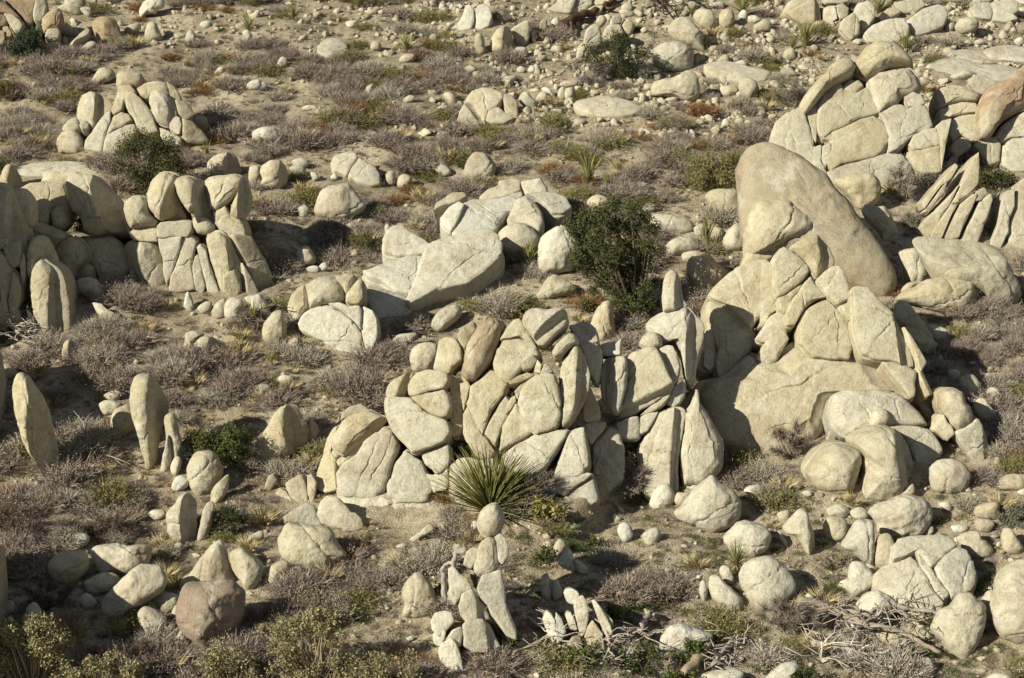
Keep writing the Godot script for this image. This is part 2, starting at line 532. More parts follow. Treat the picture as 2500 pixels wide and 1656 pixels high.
# ---------------------------------------------------------------- rocks of the left third
func rocks_left():
	oc("rock_outcrop", "rusty brown jointed outcrop behind the dark green rounded bush", 0, [26, 52], 22, 10)
	bl(0, "o", [4,0, 33,0, 31,12, 29,22, 25,24, 19,15, 10,5], {"z": -0.5})
	bl(0, "o", [-6,-4, 0,2, 8,6, 17,15, 22,24, 18,25, 8,14, 0,12, -6,8], {"z": -0.2})
	bl(0, "t", [33,-3, 40,-3, 43,6, 41,15, 36,21, 31,19, 30,12, 32,5], {"z": -0.1})
	bl(0, "o", [52,8, 56,12, 56,22, 52,27, 45,28, 40,31, 38,25, 38,18, 43,12], {"e": 2.5})
	bl(0, "t", [43,27, 52,26, 54,29, 53,36, 48,39, 42,38, 41,33], {"z": 0.1})
	bl(0, "t", [42,40, 54,38, 54,42, 50,47, 42,46], {"z": 0.2})
	bl(0, "t", [4,13, 12,14, 19,20, 21,24, 17,32, 14,31, 8,22])
	bl(0, "o", [-4,15, 4,14, 7,19, 6,24, -4,26])
	bl(0, "o", [2,25, 7,24, 11,31, 10,35, 4,33], {"z": 0.1})
	bl(0, "t", [-6,28, 4,29, 5,36, 3,42, -6,42], {"z": 0.2})
	bl(0, "t", [33,24, 36,22, 38,27, 37,33, 33,32])
	bo(0, "c", "flat tan slab tucked between square blocks and tilted boulder", [53,27, 60,22, 66,26, 72,31, 66,34, 56,32], {"rec": 45})
	bo(0, "c", "broad cream block above the flat tan slab, beside rusty outcrop", [60,-2, 75,-2, 77,6, 72,14, 60,12, 52,7, 58,4])
	sn2("pale stone lying loose on the upper scrub slope", "loose stones of the upper slope")
	sn(0, [72,8, 78,6, 83,8, 83,16, 77,14]); sn(0, [83,2, 86,-2, 88,-2, 87,7, 83,8])
	bo(0, "o", "rusty tan tilted boulder with a flat scarred face on upper slope", [84,20, 90,16, 97,16, 104,19, 107,26, 110,34, 104,39, 96,39, 90,41, 87,34, 84,26], {"cuts": [[35, 10, 0.55], [-10, 10, 0.75]], "hard": 0.95})
	bo(0, "t", "long narrow shard lying downhill of the rusty tilted boulder", [78,27, 81,28, 80,33, 72,38, 64,46, 60,51, 61,45, 68,37], {"rec": 50})
	bo(0, "c", "short flat shard at the foot of the rusty tilted boulder", [74,44, 82,38, 88,40, 84,45, 78,48], {"rec": 50})
	sn(0, [112,27, 118,22, 126,21, 127,26, 121,30, 117,31])
	bo(0, "c", "upright cream stone with a dark right edge on upper slope", [131,28, 134,21, 140,20, 144,29, 146,35, 138,38, 131,36])
	bo(0, "w", "chalky white rubble rock at the upper slope's edge", [130,2, 138,-2, 147,-2, 148,6, 142,9, 140,13, 133,13, 127,17, 126,9])
	sn(0, [167,36, 171,27, 175,29, 177,36, 172,40]); sn(0, [180,22, 184,19, 190,19, 190,24, 184,26], "w"); sn(0, [219,29, 224,27, 228,33, 227,39, 223,41, 221,35], "w")
	sn(0, [222,77, 227,73, 234,72, 236,77, 232,81, 224,81], "w"); sn(0, [208,72, 212,69, 217,71, 215,74, 209,74], "w"); sn(0, [196,63, 200,60, 203,62, 201,66, 196,66], "w"); sn(0, [97,46, 99,44, 101,46, 100,49], "w")
	bo(0, "t", "smooth tan boulder just behind the cone-shaped rock cluster", [82,75, 86,67, 92,61, 99,62, 104,67, 101,72, 92,75, 86,77])
	# cone-shaped cluster
	oc("rock_outcrop", "cone shaped cluster of rounded cream rocks above the olive bush", 0, [100, 143], 34, 0, 0.6)
	bl(0, "c", [106,68, 109,65, 120,65, 128,68, 129,74, 125,79, 113,80, 107,80, 105,75], {"e": 2.4, "k1": 0.5})
	bl(0, "t", [152,77, 158,80, 162,85, 164,92, 158,94, 153,90], {"z": -0.2})
	bl(0, "t", [124,81, 132,76, 143,74, 151,76, 154,82, 153,88, 140,88, 133,91, 127,88], {"e": 2.4, "k1": 0.5})
	bl(0, "t", [72,94, 75,87, 82,84, 90,86, 98,91, 101,96, 98,103, 92,110, 88,116, 84,118, 76,112, 71,109, 70,101], {"k1": 0.5, "e": 2.6, "cuts": [[62, 0, 0.28]], "hard": 1.0})
	bl(0, "t", [108,79, 113,77, 118,78, 124,86, 118,90, 113,96, 111,102, 104,106, 101,103, 104,93], {"k1": 0.5})
	bl(0, "c", [116,86, 121,85, 128,91, 134,98, 140,110, 143,120, 135,122, 126,118, 121,108, 115,99, 114,92], {"k1": 0.45, "z": 0.1})
	bl(0, "p", [136,86, 141,84, 150,86, 156,92, 159,101, 158,107, 153,115, 148,114, 142,111, 138,102, 135,92], {"k1": 0.45, "e": 4.0, "z": 0.15, "cuts": [[70, 0, 0.6]]})
	bl(0, "t", [157,93, 165,94, 171,99, 174,106, 168,110, 160,104], {"z": -0.2, "yaw": 30})
	bl(0, "p", [154,113, 159,107, 163,108, 165,115, 163,124, 157,121, 154,118], {"z": 0.15})
	bl(0, "t", [164,108, 172,111, 180,120, 185,128, 178,131, 166,130, 163,122], {"z": -0.15, "yaw": 40, "rec": 20})
	bl(0, "p", [144,116, 152,119, 159,123, 165,128, 164,134, 155,134, 147,127], {"z": 0.1})
	bl(0, "p", [97,124, 104,120, 113,115, 121,113, 124,120, 118,130, 110,140, 100,142, 94,144, 95,133], {"z": 0.1})
	bl(0, "c", [99,117, 102,107, 110,103, 117,105, 120,110, 113,115, 103,120, 97,125])
	bl(0, "p", [90,112, 96,105, 101,103, 101,112, 98,120, 95,130, 92,140, 82,140, 76,138, 78,128, 84,120])
	bl(0, "c", [58,113, 63,108, 69,106, 71,110, 72,117, 68,120, 60,120, 56,117], {"e": 2.4})
	bl(0, "c", [52,125, 56,120, 63,118, 70,120, 73,126, 75,134, 70,139, 62,139, 54,138, 51,131], {"e": 2.4, "z": 0.1})
	bl(0, "p", [73,115, 77,110, 81,113, 80,118, 75,120], {"z": 0.2})
	bo(0, "t", "rounded boulder in the shade right of the cone shaped cluster", [176,106, 181,104, 186,107, 188,113, 187,119, 180,119, 176,112])
	bo(0, "c", "round boulder with a split shaded side beside the olive bush", [188,148, 193,142, 202,138, 207,138, 213,141, 216,150, 217,157, 205,159, 190,159], {"cuts": [[60, 0, 0.2]], "hard": 1.0})
	bo(10, "w", "whitish boulder with a pitted end alone in the upper scrub", [-1,120, 4,116, 12,114, 19,116, 22,122, 22,127, 16,130, 6,129, 0,128])
	# big left outcrop: back rocks
	oc("rock_outcrop", "broad smooth cream domes behind the left hand pillars", 1, [92, 112], 26, 0, 0.8)
	bl(1, "c", [39,17, 42,10, 50,8, 62,8, 72,9, 71,15, 65,20, 56,20, 46,19], {"z": -0.9, "e": 2.6})
	bl(1, "c", [20,24, 28,19, 38,18, 52,18, 58,20, 60,28, 62,36, 63,44, 56,46, 44,46, 34,42, 27,32], {"z": -0.5, "k1": 0.3})
	bl(1, "c", [65,22, 67,14, 73,10, 80,10, 88,12, 97,21, 105,31, 111,42, 115,55, 117,60, 108,62, 99,63, 88,66, 79,62, 77,50, 70,45, 67,34], {"k1": 0.55, "e": 2.8, "d1": 0.8, "cuts": [[58, 10, 0.42]], "hard": 1.0, "facets": 2})
	bl(1, "c", [78,68, 89,67, 99,65, 106,69, 112,77, 117,86, 118,98, 112,104, 102,108, 92,108, 86,98, 80,88, 77,77], {"e": 2.6, "facets": 2})
	bo(1, "c", "flat pale slab behind the broad smooth cream domes", [24,12, 32,7, 43,4, 51,6, 46,9, 36,12], {"rec": 55})
	bo(1, "t", "bluntly pointed boulder rising behind the left edge pillars", [-3,19, 3,5, 8,1, 13,3, 17,9, 19,16, 20,25, 12,25, 8,23, -2,25], {"cuts": [[55, 0, 0.3]], "hard": 1.0})
	# shaded heads and pillars at the left edge
	oc("rock_outcrop", "group of tall weathered tan pillars at the left edge", 1, [44, 155], 14, 0, 0.35)
	bl(1, "t", [10,24, 14,23, 20,24, 26,31, 29,40, 29,54, 24,58, 19,50, 15,40], {"z": -1.1, "k1": 0.5})
	bl(1, "t", [-4,22, 5,23, 9,25, 13,32, 17,45, 21,58, 23,70, 22,80, 14,81, 8,74, 3,76, -4,76], {"z": -0.2, "k1": 0.6, "e": 2.5, "cuts": [[50, 0, 0.35]], "hard": 1.0})
	bl(1, "c", [3,75, 8,71, 16,70, 20,72, 21,80, 19,90, 14,93, 9,88, 5,81], {"k1": 0.5})
	bl(1, "t", [26,75, 29,68, 34,66, 39,71, 43,79, 46,87, 46,100, 38,104, 34,98, 30,100, 27,103, 25,97, 25,86], {"k1": 0.6, "z": -0.1, "e": 2.4, "cuts": [[48, 0, 0.25]], "hard": 1.0})
	bl(1, "t", [28,108, 29,97, 33,89, 38,86, 45,91, 53,96, 58,105, 60,115, 62,130, 62,147, 58,156, 48,158, 41,152, 36,143, 32,136, 30,125], {"k1": 0.62, "z": 0.1, "e": 2.5, "cuts": [[52, 0, 0.33]], "hard": 1.0})
	bl(1, "c", [-4,79, 5,83, 10,89, 13,95, 14,102, 11,112, 8,122, 9,134, 12,143, 5,140, 3,125, 1,110, -4,100], {"k1": 0.5})
	bl(1, "c", [14,97, 18,104, 21,112, 20,122, 17,132, 22,142, 24,149, 12,146, 10,134, 9,122, 12,110], {"k1": 0.5, "z": 0.05})
	bl(1, "c", [20,88, 23,80, 25,86, 25,100, 22,112, 20,100], {"z": -0.15})
	bl(1, "c", [-5,115, 3,125, 4,138, 8,147, -5,150], {"z": 0.1})
	bl(1, "c", [26,131, 29,134, 33,141, 35,148, 32,153, 28,145], {"z": 0.05})
	bl(1, "c", [33,148, 40,150, 46,158, 42,162, 33,160], {"z": 0.15})
	oc("rock_outcrop", "huddle of rounded brown rocks in the shade between pillars and domes", 1, [66, 110], 22, 0, 0.3)
	bl(1, "t", [30,38, 34,33, 40,32, 45,36, 46,43, 44,54, 38,58, 31,54, 29,45], {"e": 2.3, "z": -0.6, "k1": 0.5})
	bl(1, "t", [46,44, 52,39, 58,40, 61,45, 62,52, 56,59, 48,58], {"e": 2.3, "z": -0.6, "k1": 0.5})
	bl(1, "t", [23,55, 35,54, 48,58, 58,63, 61,68, 56,73, 50,80, 47,88, 40,88, 32,78, 24,70], {"e": 2.5})
	bl(1, "t", [50,80, 57,70, 65,66, 73,69, 79,76, 80,84, 76,92, 70,96, 67,105, 60,108, 53,100, 49,88], {"e": 2.3, "k1": 0.5})
	bo(1, "c", "small round boulder at the foot of the shaded brown huddle", [69,97, 74,91, 80,90, 85,94, 86,101, 81,106, 72,106, 68,102])
	bo(1, "p", "grey shaded slab on the gully floor below the brown huddle", [70,106, 84,105, 93,112, 99,122, 103,131, 95,129, 84,121, 72,115], {"rec": 50})
	bo(1, "p", "low grey slab farther down the shaded gully floor", [84,127, 92,128, 99,134, 109,140, 102,145, 92,141], {"rec": 50})
	bo(1, "p", "small grey boulder in the gully below the cube-like block", [117,97, 121,93, 127,96, 130,103, 124,107, 118,104])
	# knob-headed outcrop
	oc("rock_outcrop", "knob headed outcrop of stacked rounded boulders on fluted columns", 1, [168, 121], 16, 0, 0.4)
	bl(1, "c", [124,71, 134,69, 141,73, 145,82, 149,92, 150,104, 147,112, 138,113, 128,104, 122,90, 121,78], {"z": -0.45, "yaw": 30, "e": 2.6})
	bl(1, "c", [117,62, 126,58, 141,55, 143,61, 143,70, 134,70, 122,69], {"z": -0.35})
	bl(1, "t", [112,40, 113,34, 119,30, 128,30, 133,34, 136,46, 143,52, 141,56, 128,58, 119,59, 115,52], {"e": 2.2, "k1": 0.5, "z": -0.2})
	bl(1, "t", [133,27, 137,16, 143,10, 150,8, 158,10, 161,15, 160,26, 162,38, 165,44, 166,51, 158,53, 150,50, 146,51, 140,46, 135,38], {"e": 2.3, "k1": 0.55, "z": -0.2, "cuts": [[50, -20, 0.45]]})
	bl(1, "t", [158,17, 161,13, 170,12, 177,15, 183,20, 186,30, 189,42, 192,52, 186,56, 180,50, 176,42, 172,44, 166,37, 161,28], {"e": 2.3, "k1": 0.55, "z": 0.0, "cuts": [[60, 0, 0.3]], "hard": 1.0})
	bl(1, "c", [186,16, 193,12, 204,11, 213,10, 219,13, 219,21, 212,30, 205,36, 196,42, 191,40, 188,30], {"e": 2.6, "k1": 0.45, "z": -0.2})
	bl(1, "t", [219,16, 222,20, 225,30, 224,40, 220,48, 214,50, 208,46, 210,36, 215,26], {"e": 2.4, "k1": 0.6, "z": 0.0, "cuts": [[55, 0, 0.2]], "hard": 1.0})
	bl(1, "t", [193,44, 204,38, 209,46, 217,49, 221,57, 223,66, 214,68, 206,64, 199,60, 194,54], {"z": -0.25})
	bl(1, "c", [175,49, 181,47, 188,50, 193,55, 194,60, 188,64, 179,63, 174,57], {"e": 2.2, "k1": 0.5})
	bl(1, "t", [171,36, 174,33, 178,38, 180,44, 178,48, 173,47], {"e": 2.3, "z": 0.12})
	bl(1, "c", [143,56, 146,53, 158,52, 168,51, 173,53, 174,60, 170,66, 160,65, 150,67, 143,66], {"k1": 0.4})
	bl(1, "p", [144,68, 152,67, 165,66, 164,76, 160,88, 156,100, 151,108, 148,98, 148,86, 145,77], {"k1": 0.42})
	bl(1, "p", [165,67, 172,65, 178,70, 176,80, 175,92, 176,103, 177,113, 165,116, 154,115, 155,102, 160,92, 163,80], {"k1": 0.45})
	bl(1, "p", [175,93, 177,84, 180,82, 183,95, 186,110, 184,117, 178,114, 176,104], {"k1": 0.5})
	bl(1, "p", [179,76, 182,73, 187,78, 190,90, 194,102, 198,113, 200,122, 194,121, 188,115, 184,97, 181,85], {"k1": 0.5, "z": 0.05})
	bl(1, "t", [187,69, 191,64, 198,62, 205,66, 210,75, 215,87, 219,98, 220,106, 218,117, 212,121, 203,120, 199,113, 194,98, 190,84], {"k1": 0.55, "z": 0.15, "e": 2.6, "cuts": [[60, 0, 0.45]], "hard": 1.0})
	bl(1, "t", [203,103, 208,97, 212,96, 216,103, 218,112, 215,121, 208,121, 203,112], {"z": 0.45, "k1": 0.5})
	bl(1, "t", [207,65, 216,65, 224,67, 230,77, 236,86, 242,98, 244,108, 236,117, 230,115, 222,98, 216,85, 211,75], {"z": -0.4, "yaw": 35})
	bl(1, "t", [217,90, 222,98, 227,107, 230,115, 226,119, 220,116], {"z": 0.1, "yaw": 30})
	sn2("small rock at the foot of the fluted columns", "rocks at the foot of the fluted columns")
	sn(1, [166,128, 168,117, 171,117, 175,127, 173,134, 168,131], "w"); sn(1, [178,131, 184,125, 191,125, 190,132, 184,136])
	sn(1, [191,134, 196,125, 203,122, 205,130, 202,139, 195,140]); sn(1, [203,127, 208,121, 216,122, 220,128, 218,140, 208,143, 203,140]); sn(1, [221,121, 230,118, 236,120, 235,128, 226,127])
	# standing stones
	rock("standing_stone", 2, "t", "tall leaning standing stone with a notch, in the shade at left", "standing stone", "", [14,47, 16,43, 20,42, 25,46, 31,56, 37,63, 42,74, 46,88, 49,102, 51,115, 54,137, 47,137, 40,122, 33,118, 29,113, 25,104, 20,92, 16,78, 13,60], {"rec": 8, "k1": 0.5, "e": 2.5, "cuts": [[45, 0, 0.35]], "hard": 1.0, "in": 0.2})
	rock("standing_stone", 2, "t", "club shaped standing stone with a reddish hollow, narrow at its foot", "standing stone", "", [119,54, 122,46, 128,43, 135,44, 141,51, 146,62, 150,72, 151,79, 147,86, 144,100, 142,112, 140,126, 134,128, 132,120, 128,108, 124,92, 119,76, 118,64], {"rec": 6, "k1": 0.42, "e": 2.6, "cuts": [[58, 0, 0.42]], "hard": 1.0, "in": 0.2, "stain": 0.9})
	rock("standing_stone", 2, "c", "thin pale shard standing beside the club shaped stone", "standing stone", "", [145,129, 148,113, 151,98, 153,103, 155,118, 151,130], {"rec": 6})
	bo(2, "t", "dark slab standing behind the club shaped standing stone", [150,82, 156,78, 160,88, 161,105, 158,125, 154,128, 152,100], {"rec": 8, "yaw": 40})
	bo(2, "c", "round pale boulder leaning on the club shaped standing stone", [100,83, 104,74, 111,71, 117,70, 121,78, 123,88, 121,92, 115,96, 107,99, 102,93])
	bo(2, "c", "flat cream rock uphill of the club shaped standing stone", [93,62, 98,58, 107,56, 109,61, 105,66, 96,65])
	bo(2, "p", "shaded low rock between the flat cream rock and standing stone", [89,70, 95,66, 103,66, 110,69, 106,76, 95,79])
	bo(2, "c", "small blunt upright stone in the scrub below the pillars", [56,22, 58,14, 63,11, 67,14, 69,22, 68,31, 62,29, 57,29], {"cuts": [[60, 0, 0.2]]})
	bo(2, "c", "pale boulder with a bluish shaded side in brown scrub", [175,17, 180,10, 187,8, 196,11, 202,15, 203,24, 199,31, 190,33, 181,31, 177,26, 180,20], {"cuts": [[60, 0, 0.15]], "hard": 1.0})
	bo(2, "p", "weathered pale rock hugging the blue shaded boulder", [166,18, 168,6, 175,3, 184,6, 178,10, 172,17, 172,26, 167,25], {"rec": 35})
	bo(2, "t", "shaded rounded boulder at the left edge above leaning stone", [-4,31, 7,33, 13,37, 16,42, 10,47, -4,47])
	bo(2, "t", "egg shaped tan boulder below the low green bush", [169,130, 172,120, 178,113, 187,112, 194,115, 200,125, 201,132, 196,140, 191,147, 183,151, 176,149, 171,140])
	bo(2, "c", "narrow rock wedged under the egg shaped tan boulder", [206,133, 206,143, 203,152, 196,159, 190,157, 192,146, 198,139], {"rec": 25})
	bo(2, "w", "whitish knobby rock left of the egg shaped boulder", [155,145, 158,136, 164,134, 170,138, 169,144, 160,148])
	bo(2, "w", "small whitish rock half under the low green bush", [154,126, 157,118, 162,117, 164,122, 160,133, 155,132])
	bo(2, "p", "thin pale rock behind the top of the low green bush", [187,97, 193,90, 200,88, 198,93, 191,98])
	bo(3, "p", "tall pale boulder with a straight dark right side", [158,0, 162,-7, 168,-10, 174,-7, 177,0, 177,14, 176,31, 168,35, 160,35, 154,28, 151,20, 151,8], {"cuts": [[58, 0, 0.25]], "hard": 1.0, "rec": 10, "k1": 0.5})
	bo(3, "p", "tilted pale slab right of the straight sided tall boulder", [178,32, 181,17, 184,4, 188,-2, 193,0, 192,14, 188,26, 183,32], {"rec": 15})
	# lower left boulder group
	bo(3, "w", "whitish rounded stone beside the dry purple grass", [62,31, 66,26, 75,26, 80,29, 79,35, 73,39, 65,38])
	bo(3, "t", "brownish egg boulder left of the loaf shaped boulder", [43,55, 50,46, 60,43, 69,42, 75,43, 80,50, 79,59, 72,67, 61,72, 51,69, 45,62])
	bo(3, "p", "loaf shaped boulder with a groove down its middle", [83,44, 86,38, 97,37, 108,36, 119,37, 131,37, 136,40, 135,48, 132,54, 122,60, 114,63, 105,62, 95,62, 89,59, 86,52], {"e": 2.8})
	bo(3, "p", "small oval boulder resting below the loaf shaped boulder", [76,71, 82,67, 90,62, 99,62, 105,64, 107,70, 101,76, 93,80, 86,82, 79,79])
	bo(3, "p", "long whale backed pale boulder sloping down to the left", [92,93, 97,82, 104,74, 112,66, 120,59, 127,55, 136,55, 144,57, 148,64, 149,72, 145,79, 137,85, 127,91, 117,96, 108,102, 99,103, 93,98], {"k1": 0.4})
	bo(3, "c", "small cream boulder between whale backed and brown boulders", [139,86, 146,81, 153,80, 160,82, 161,90, 156,96, 149,98, 143,93])
	bo(3, "c", "little cream stone touching the big brown boulder's left side", [155,98, 158,91, 164,90, 164,100, 158,104])
	bo(3, "p", "grey shaded boulder behind purple twigs below the whale back", [125,98, 130,93, 138,94, 145,98, 150,104, 149,112, 144,118, 134,119, 127,111])
	bo(3, "p", "grey lump squeezed under the whale backed boulder", [133,88, 138,86, 143,92, 147,98, 140,97, 133,93])
	bo(3, "c", "peaked cream boulder behind the big brown boulder", [162,73, 165,67, 173,62, 178,54, 185,44, 192,37, 198,33, 203,38, 206,50, 208,62, 212,73, 195,78, 178,78, 165,80, 161,79], {"e": 2.2, "k1": 0.5})
	bo(3, "c", "split two lobed boulder right of the peaked cream boulder", [208,45, 213,41, 219,40, 226,44, 233,50, 237,55, 236,65, 232,72, 228,77, 222,76, 216,67, 210,59, 207,52], {"cuts": [[-40, 0, 0.6]]})
	bo(3, "b", "big smooth brown boulder narrowing to its foot", [165,75, 170,71, 185,71, 205,71, 214,75, 220,80, 221,90, 219,100, 214,110, 208,118, 200,125, 190,131, 182,126, 175,121, 168,116, 163,110, 160,100, 162,88], {"cuts": [[35, -10, 0.6], [-15, 60, 0.75]], "rec": 8, "k1": 0.5})
	bo(3, "p", "bluish grey boulder in the shade near the left corner", [20,104, 24,94, 29,89, 33,90, 37,97, 38,108, 31,115, 23,114])
	bo(3, "p", "grey shaded stone among twigs left of the whale back", [72,85, 77,80, 83,83, 87,90, 80,95, 75,92])
	bo(3, "p", "low grey rock at the left edge in deep shade", [-4,91, 8,87, 13,90, 12,97, 4,99, -4,99])
	bo(3, "p", "upright grey rock cut by the left edge in deep shade", [-6,58, 3,62, 4,72, 6,80, 2,87, -6,90])
	sn2("small pale rock half hidden in the lower left scrub", "small rocks of the lower left scrub")
	sn(3, [159,121, 163,114, 167,117, 168,124, 162,127]); sn(3, [156,39, 160,34, 165,36, 163,42, 157,43]); sn(3, [134,8, 138,5, 147,5, 150,9, 146,13, 140,14, 136,11], "w"); sn(3, [224,31, 227,27, 236,24, 238,30, 232,35, 225,35])
	sn(3, [45,3, 52,0, 58,3, 55,8, 48,8], "w"); sn(3, [222,79, 226,78, 229,81, 224,82], "w"); sn(12, [0,55, 6,51, 14,52, 15,57, 6,60], "p"); sn(12, [20,46, 26,43, 34,44, 36,49, 28,52, 22,50], "w")

func sn2(label: String, group: String): stones(label, group)

# ---------------------------------------------------------------- rocks of the middle
func rocks_centre():
	sn2("pale stone lying loose on the upper scrub slope", "loose stones of the upper slope")
	oc("rock_outcrop", "chalk pale two humped rock at the top of the slope", 10, [195, 29], 42, 0, 0.2, true)
	bl(10, "w", [179,28, 185,22, 189,15, 191,7, 195,6, 199,12, 199,22, 196,29, 188,30])
	bl(10, "w", [199,13, 202,8, 207,6, 213,10, 215,18, 212,26, 204,29, 198,28, 200,20])
	rock("standing_stone", 10, "t", "slim tan stone standing apart at the top of the slope", "standing stone", "", [199,36, 201,31, 205,30, 208,37, 209,47, 204,50, 201,48], {"rec": 6})
	bo(10, "t", "blocky tan rock with a dark cleft beside the slim stone", [214,36, 219,28, 226,24, 231,25, 234,32, 233,45, 224,48, 214,46], {"e": 4.0, "cuts": [[55, 0, 0.35]], "hard": 1.0})
	sn(10, [83,20, 93,18, 93,23, 88,25, 84,24], "w", {"e": 4.0}); sn(10, [176,8, 178,3, 181,5, 179,9], "w"); sn(10, [105,43, 107,38, 112,37, 115,41, 114,45, 108,46], "c"); sn(10, [131,54, 136,49, 145,49, 145,54, 136,57], "c"); sn(10, [0,74, 4,73, 11,75, 12,79, 7,82, 0,82], "w"); sn(10, [160,21, 163,19, 165,21, 162,23], "w"); sn(10, [165,98, 170,95, 176,96, 175,99, 168,100], "w"); sn(10, [43,98, 48,95, 56,96, 57,99, 48,100], "w"); sn(10, [135,90, 140,86, 145,87, 144,91, 137,93], "p")
	sn(10, [55,102, 58,99, 62,101, 60,104], "c"); sn(10, [55,128, 60,124, 67,126, 66,130, 58,131], "w"); sn(10, [20,60, 24,52, 29,52, 30,58, 24,62], "c"); sn(10, [34,146, 40,143, 48,145, 49,150, 40,152], "p"); sn(10, [112,12, 114,9, 117,10, 116,13], "w")
	oc("rock_outcrop", "low cracked cream outcrop half buried in the upper scrub", 10, [205, 117], 52, 0, 0.1, true)
	bl(10, "c", [186,104, 190,99, 195,103, 200,109, 204,115, 203,119, 195,121, 188,117, 184,111])
	bl(10, "c", [190,96, 197,86, 206,83, 215,84, 224,88, 225,92, 219,99, 212,104, 208,112, 202,105, 198,98])
	bl(10, "p", [212,104, 220,100, 226,104, 232,107, 234,110, 226,114, 215,115, 209,113])
	bl(10, "c", [225,90, 232,88, 238,95, 238,108, 230,104, 226,98])
	bo(11, "c", "rounded cream boulder casting a dark shadow beside dark bush", [6,8, 8,2, 15,-3, 23,-2, 28,2, 30,10, 29,18, 23,22, 13,22, 6,20, 8,13], {"e": 2.6, "cuts": [[65, 0, 0.6]]})
	bo(11, "t", "shaded knob against the rounded cream boulder's left side", [-4,3, 4,2, 8,8, 7,13, 2,17, -4,17])
	oc("rock_outcrop", "cracked pale slab lying on the slope between scrub tufts", 11, [95, 21], 50, 0, 0.1, true)
	bl(11, "p", [70,2, 73,-4, 83,-7, 92,-6, 94,-2, 89,6, 84,14, 78,11, 72,9])
	bl(11, "p", [95,-2, 104,2, 110,6, 114,13, 114,21, 106,23, 95,20, 85,16, 89,7])
	bo(11, "c", "small cream boulder touching the cracked pale slab", [118,15, 120,8, 125,6, 128,10, 128,17, 124,20, 119,20])
	bo(11, "c", "second cream boulder beside the small one at the slab", [128,14, 134,10, 140,10, 143,16, 138,21, 131,22])
	bo(11, "w", "white flattish stone alone in scrub near yellow boulder", [163,4, 168,1, 174,2, 178,8, 172,12, 166,9])
	bo(11, "c", "smooth yellowish boulder nestled in mauve scrub", [190,10, 192,-1, 198,-9, 208,-9, 215,-4, 219,3, 216,12, 207,15, 197,15], {"facets": 2})
	bo(11, "p", "large low dome with a tufted foot on the open slope", [55,44, 57,33, 61,25, 69,20, 77,19, 85,19, 90,24, 96,31, 100,37, 97,42, 92,46, 83,51, 74,52, 66,50, 60,49], {"k1": 0.42})
	bo(11, "c", "small round yellow ball of rock on shaded ground", [38,81, 41,77, 46,74, 50,76, 53,81, 56,87, 53,91, 46,93, 40,92, 38,87], {"facets": 1, "k1": 0.55, "k2": 0.5, "e": 2.1})
	sn2("small stone on the open ground around the round yellow rock", "small stones around the round yellow rock")
	sn(11, [82,57, 88,53, 93,56, 94,60, 88,62, 83,60]); sn(11, [118,57, 120,54, 123,57, 121,62, 118,61], "w"); sn(11, [62,80, 66,77, 72,78, 71,82, 64,83], "w"); sn(11, [59,92, 64,89, 67,93, 63,97, 58,97], "w"); sn(11, [47,95, 53,92, 59,93, 58,98, 50,98], "w"); sn(11, [88,79, 92,77, 94,81, 93,86, 88,83], "c"); sn(11, [41,70, 45,65, 51,71, 46,74], "p"); sn(11, [33,73, 40,75, 42,79, 36,78], "p"); sn(11, [66,63, 69,61, 71,64, 67,65], "w"); sn(11, [88,88, 92,87, 93,90, 89,91], "w"); sn(11, [40,40, 46,37, 50,42, 48,48, 41,47], "p"); sn(11, [51,8, 56,8, 59,13, 54,16], "p"); sn(11, [69,12, 73,9, 76,13, 72,15], "w"); sn(11, [32,4, 38,1, 46,3, 46,9, 38,11], "p")
	# pale slab ridge
	oc("rock_outcrop", "wide ridge of smooth pale slabs left of the dark tree", 11, [100,118, 116,148, 142,141, 222,106, 292,104], 62, 0, 0.3)
	bl(11, "c", [165,40, 172,35, 178,30, 190,29, 192,33, 186,38, 180,40, 170,44, 163,48], {"z": 0.0})
	bl(11, "w", [168,52, 176,44, 185,40, 190,43, 186,52, 182,60, 178,64, 172,60], {"z": 0.0})
	bl(11, "w", [187,42, 197,38, 210,37, 222,36, 232,33, 240,38, 238,46, 228,48, 221,55, 219,62, 214,67, 200,72, 186,72, 179,67, 184,58], {"z": 0.0})
	bl(11, "c", [204,33, 210,27, 220,23, 232,19, 240,20, 240,30, 225,35, 212,37, 205,38], {"z": 0.1})
	bl(11, "w", [117,74, 120,66, 126,62, 134,61, 141,66, 150,70, 160,76, 165,80, 152,84, 140,86, 128,86, 118,83], {"z": 0.05})
	bl(11, "w", [100,102, 112,97, 125,91, 140,87, 151,86, 155,91, 152,99, 149,107, 146,115, 141,121, 128,119, 117,111, 105,107], {"z": 0.0})
	bl(11, "w", [156,94, 160,88, 172,83, 185,79, 200,74, 212,73, 219,78, 223,87, 222,96, 215,104, 205,113, 195,120, 180,124, 165,128, 152,136, 142,141, 139,138, 144,126, 149,112], {"z": 0.15, "d1": 0.6})
	bl(11, "w", [101,112, 110,114, 121,116, 132,120, 141,123, 142,130, 139,138, 131,143, 124,148, 115,149, 108,141, 102,128], {"z": 0.0, "rec": 35, "yaw": 20})
	bl(21, "p", [12,17, 20,15, 29,14, 32,18, 36,26, 33,30, 22,32, 15,33, 13,25], {"z": 0.35, "k1": 0.5, "e": 2.6, "rec": 25})
	bl(21, "p", [16,33, 25,32, 33,30, 44,31, 52,34, 57,42, 50,47, 40,48, 32,41, 25,36], {"z": 0.2})
	bl(21, "p", [-8,20, 5,18, 11,20, 10,28, 2,32, -10,34], {"z": 0.0})
	bl(21, "p", [2,47, 8,35, 16,33, 25,40, 31,49, 32,58, 28,63, 20,60, 8,55, 0,53], {"z": 0.35, "e": 2.5, "k1": 0.45})
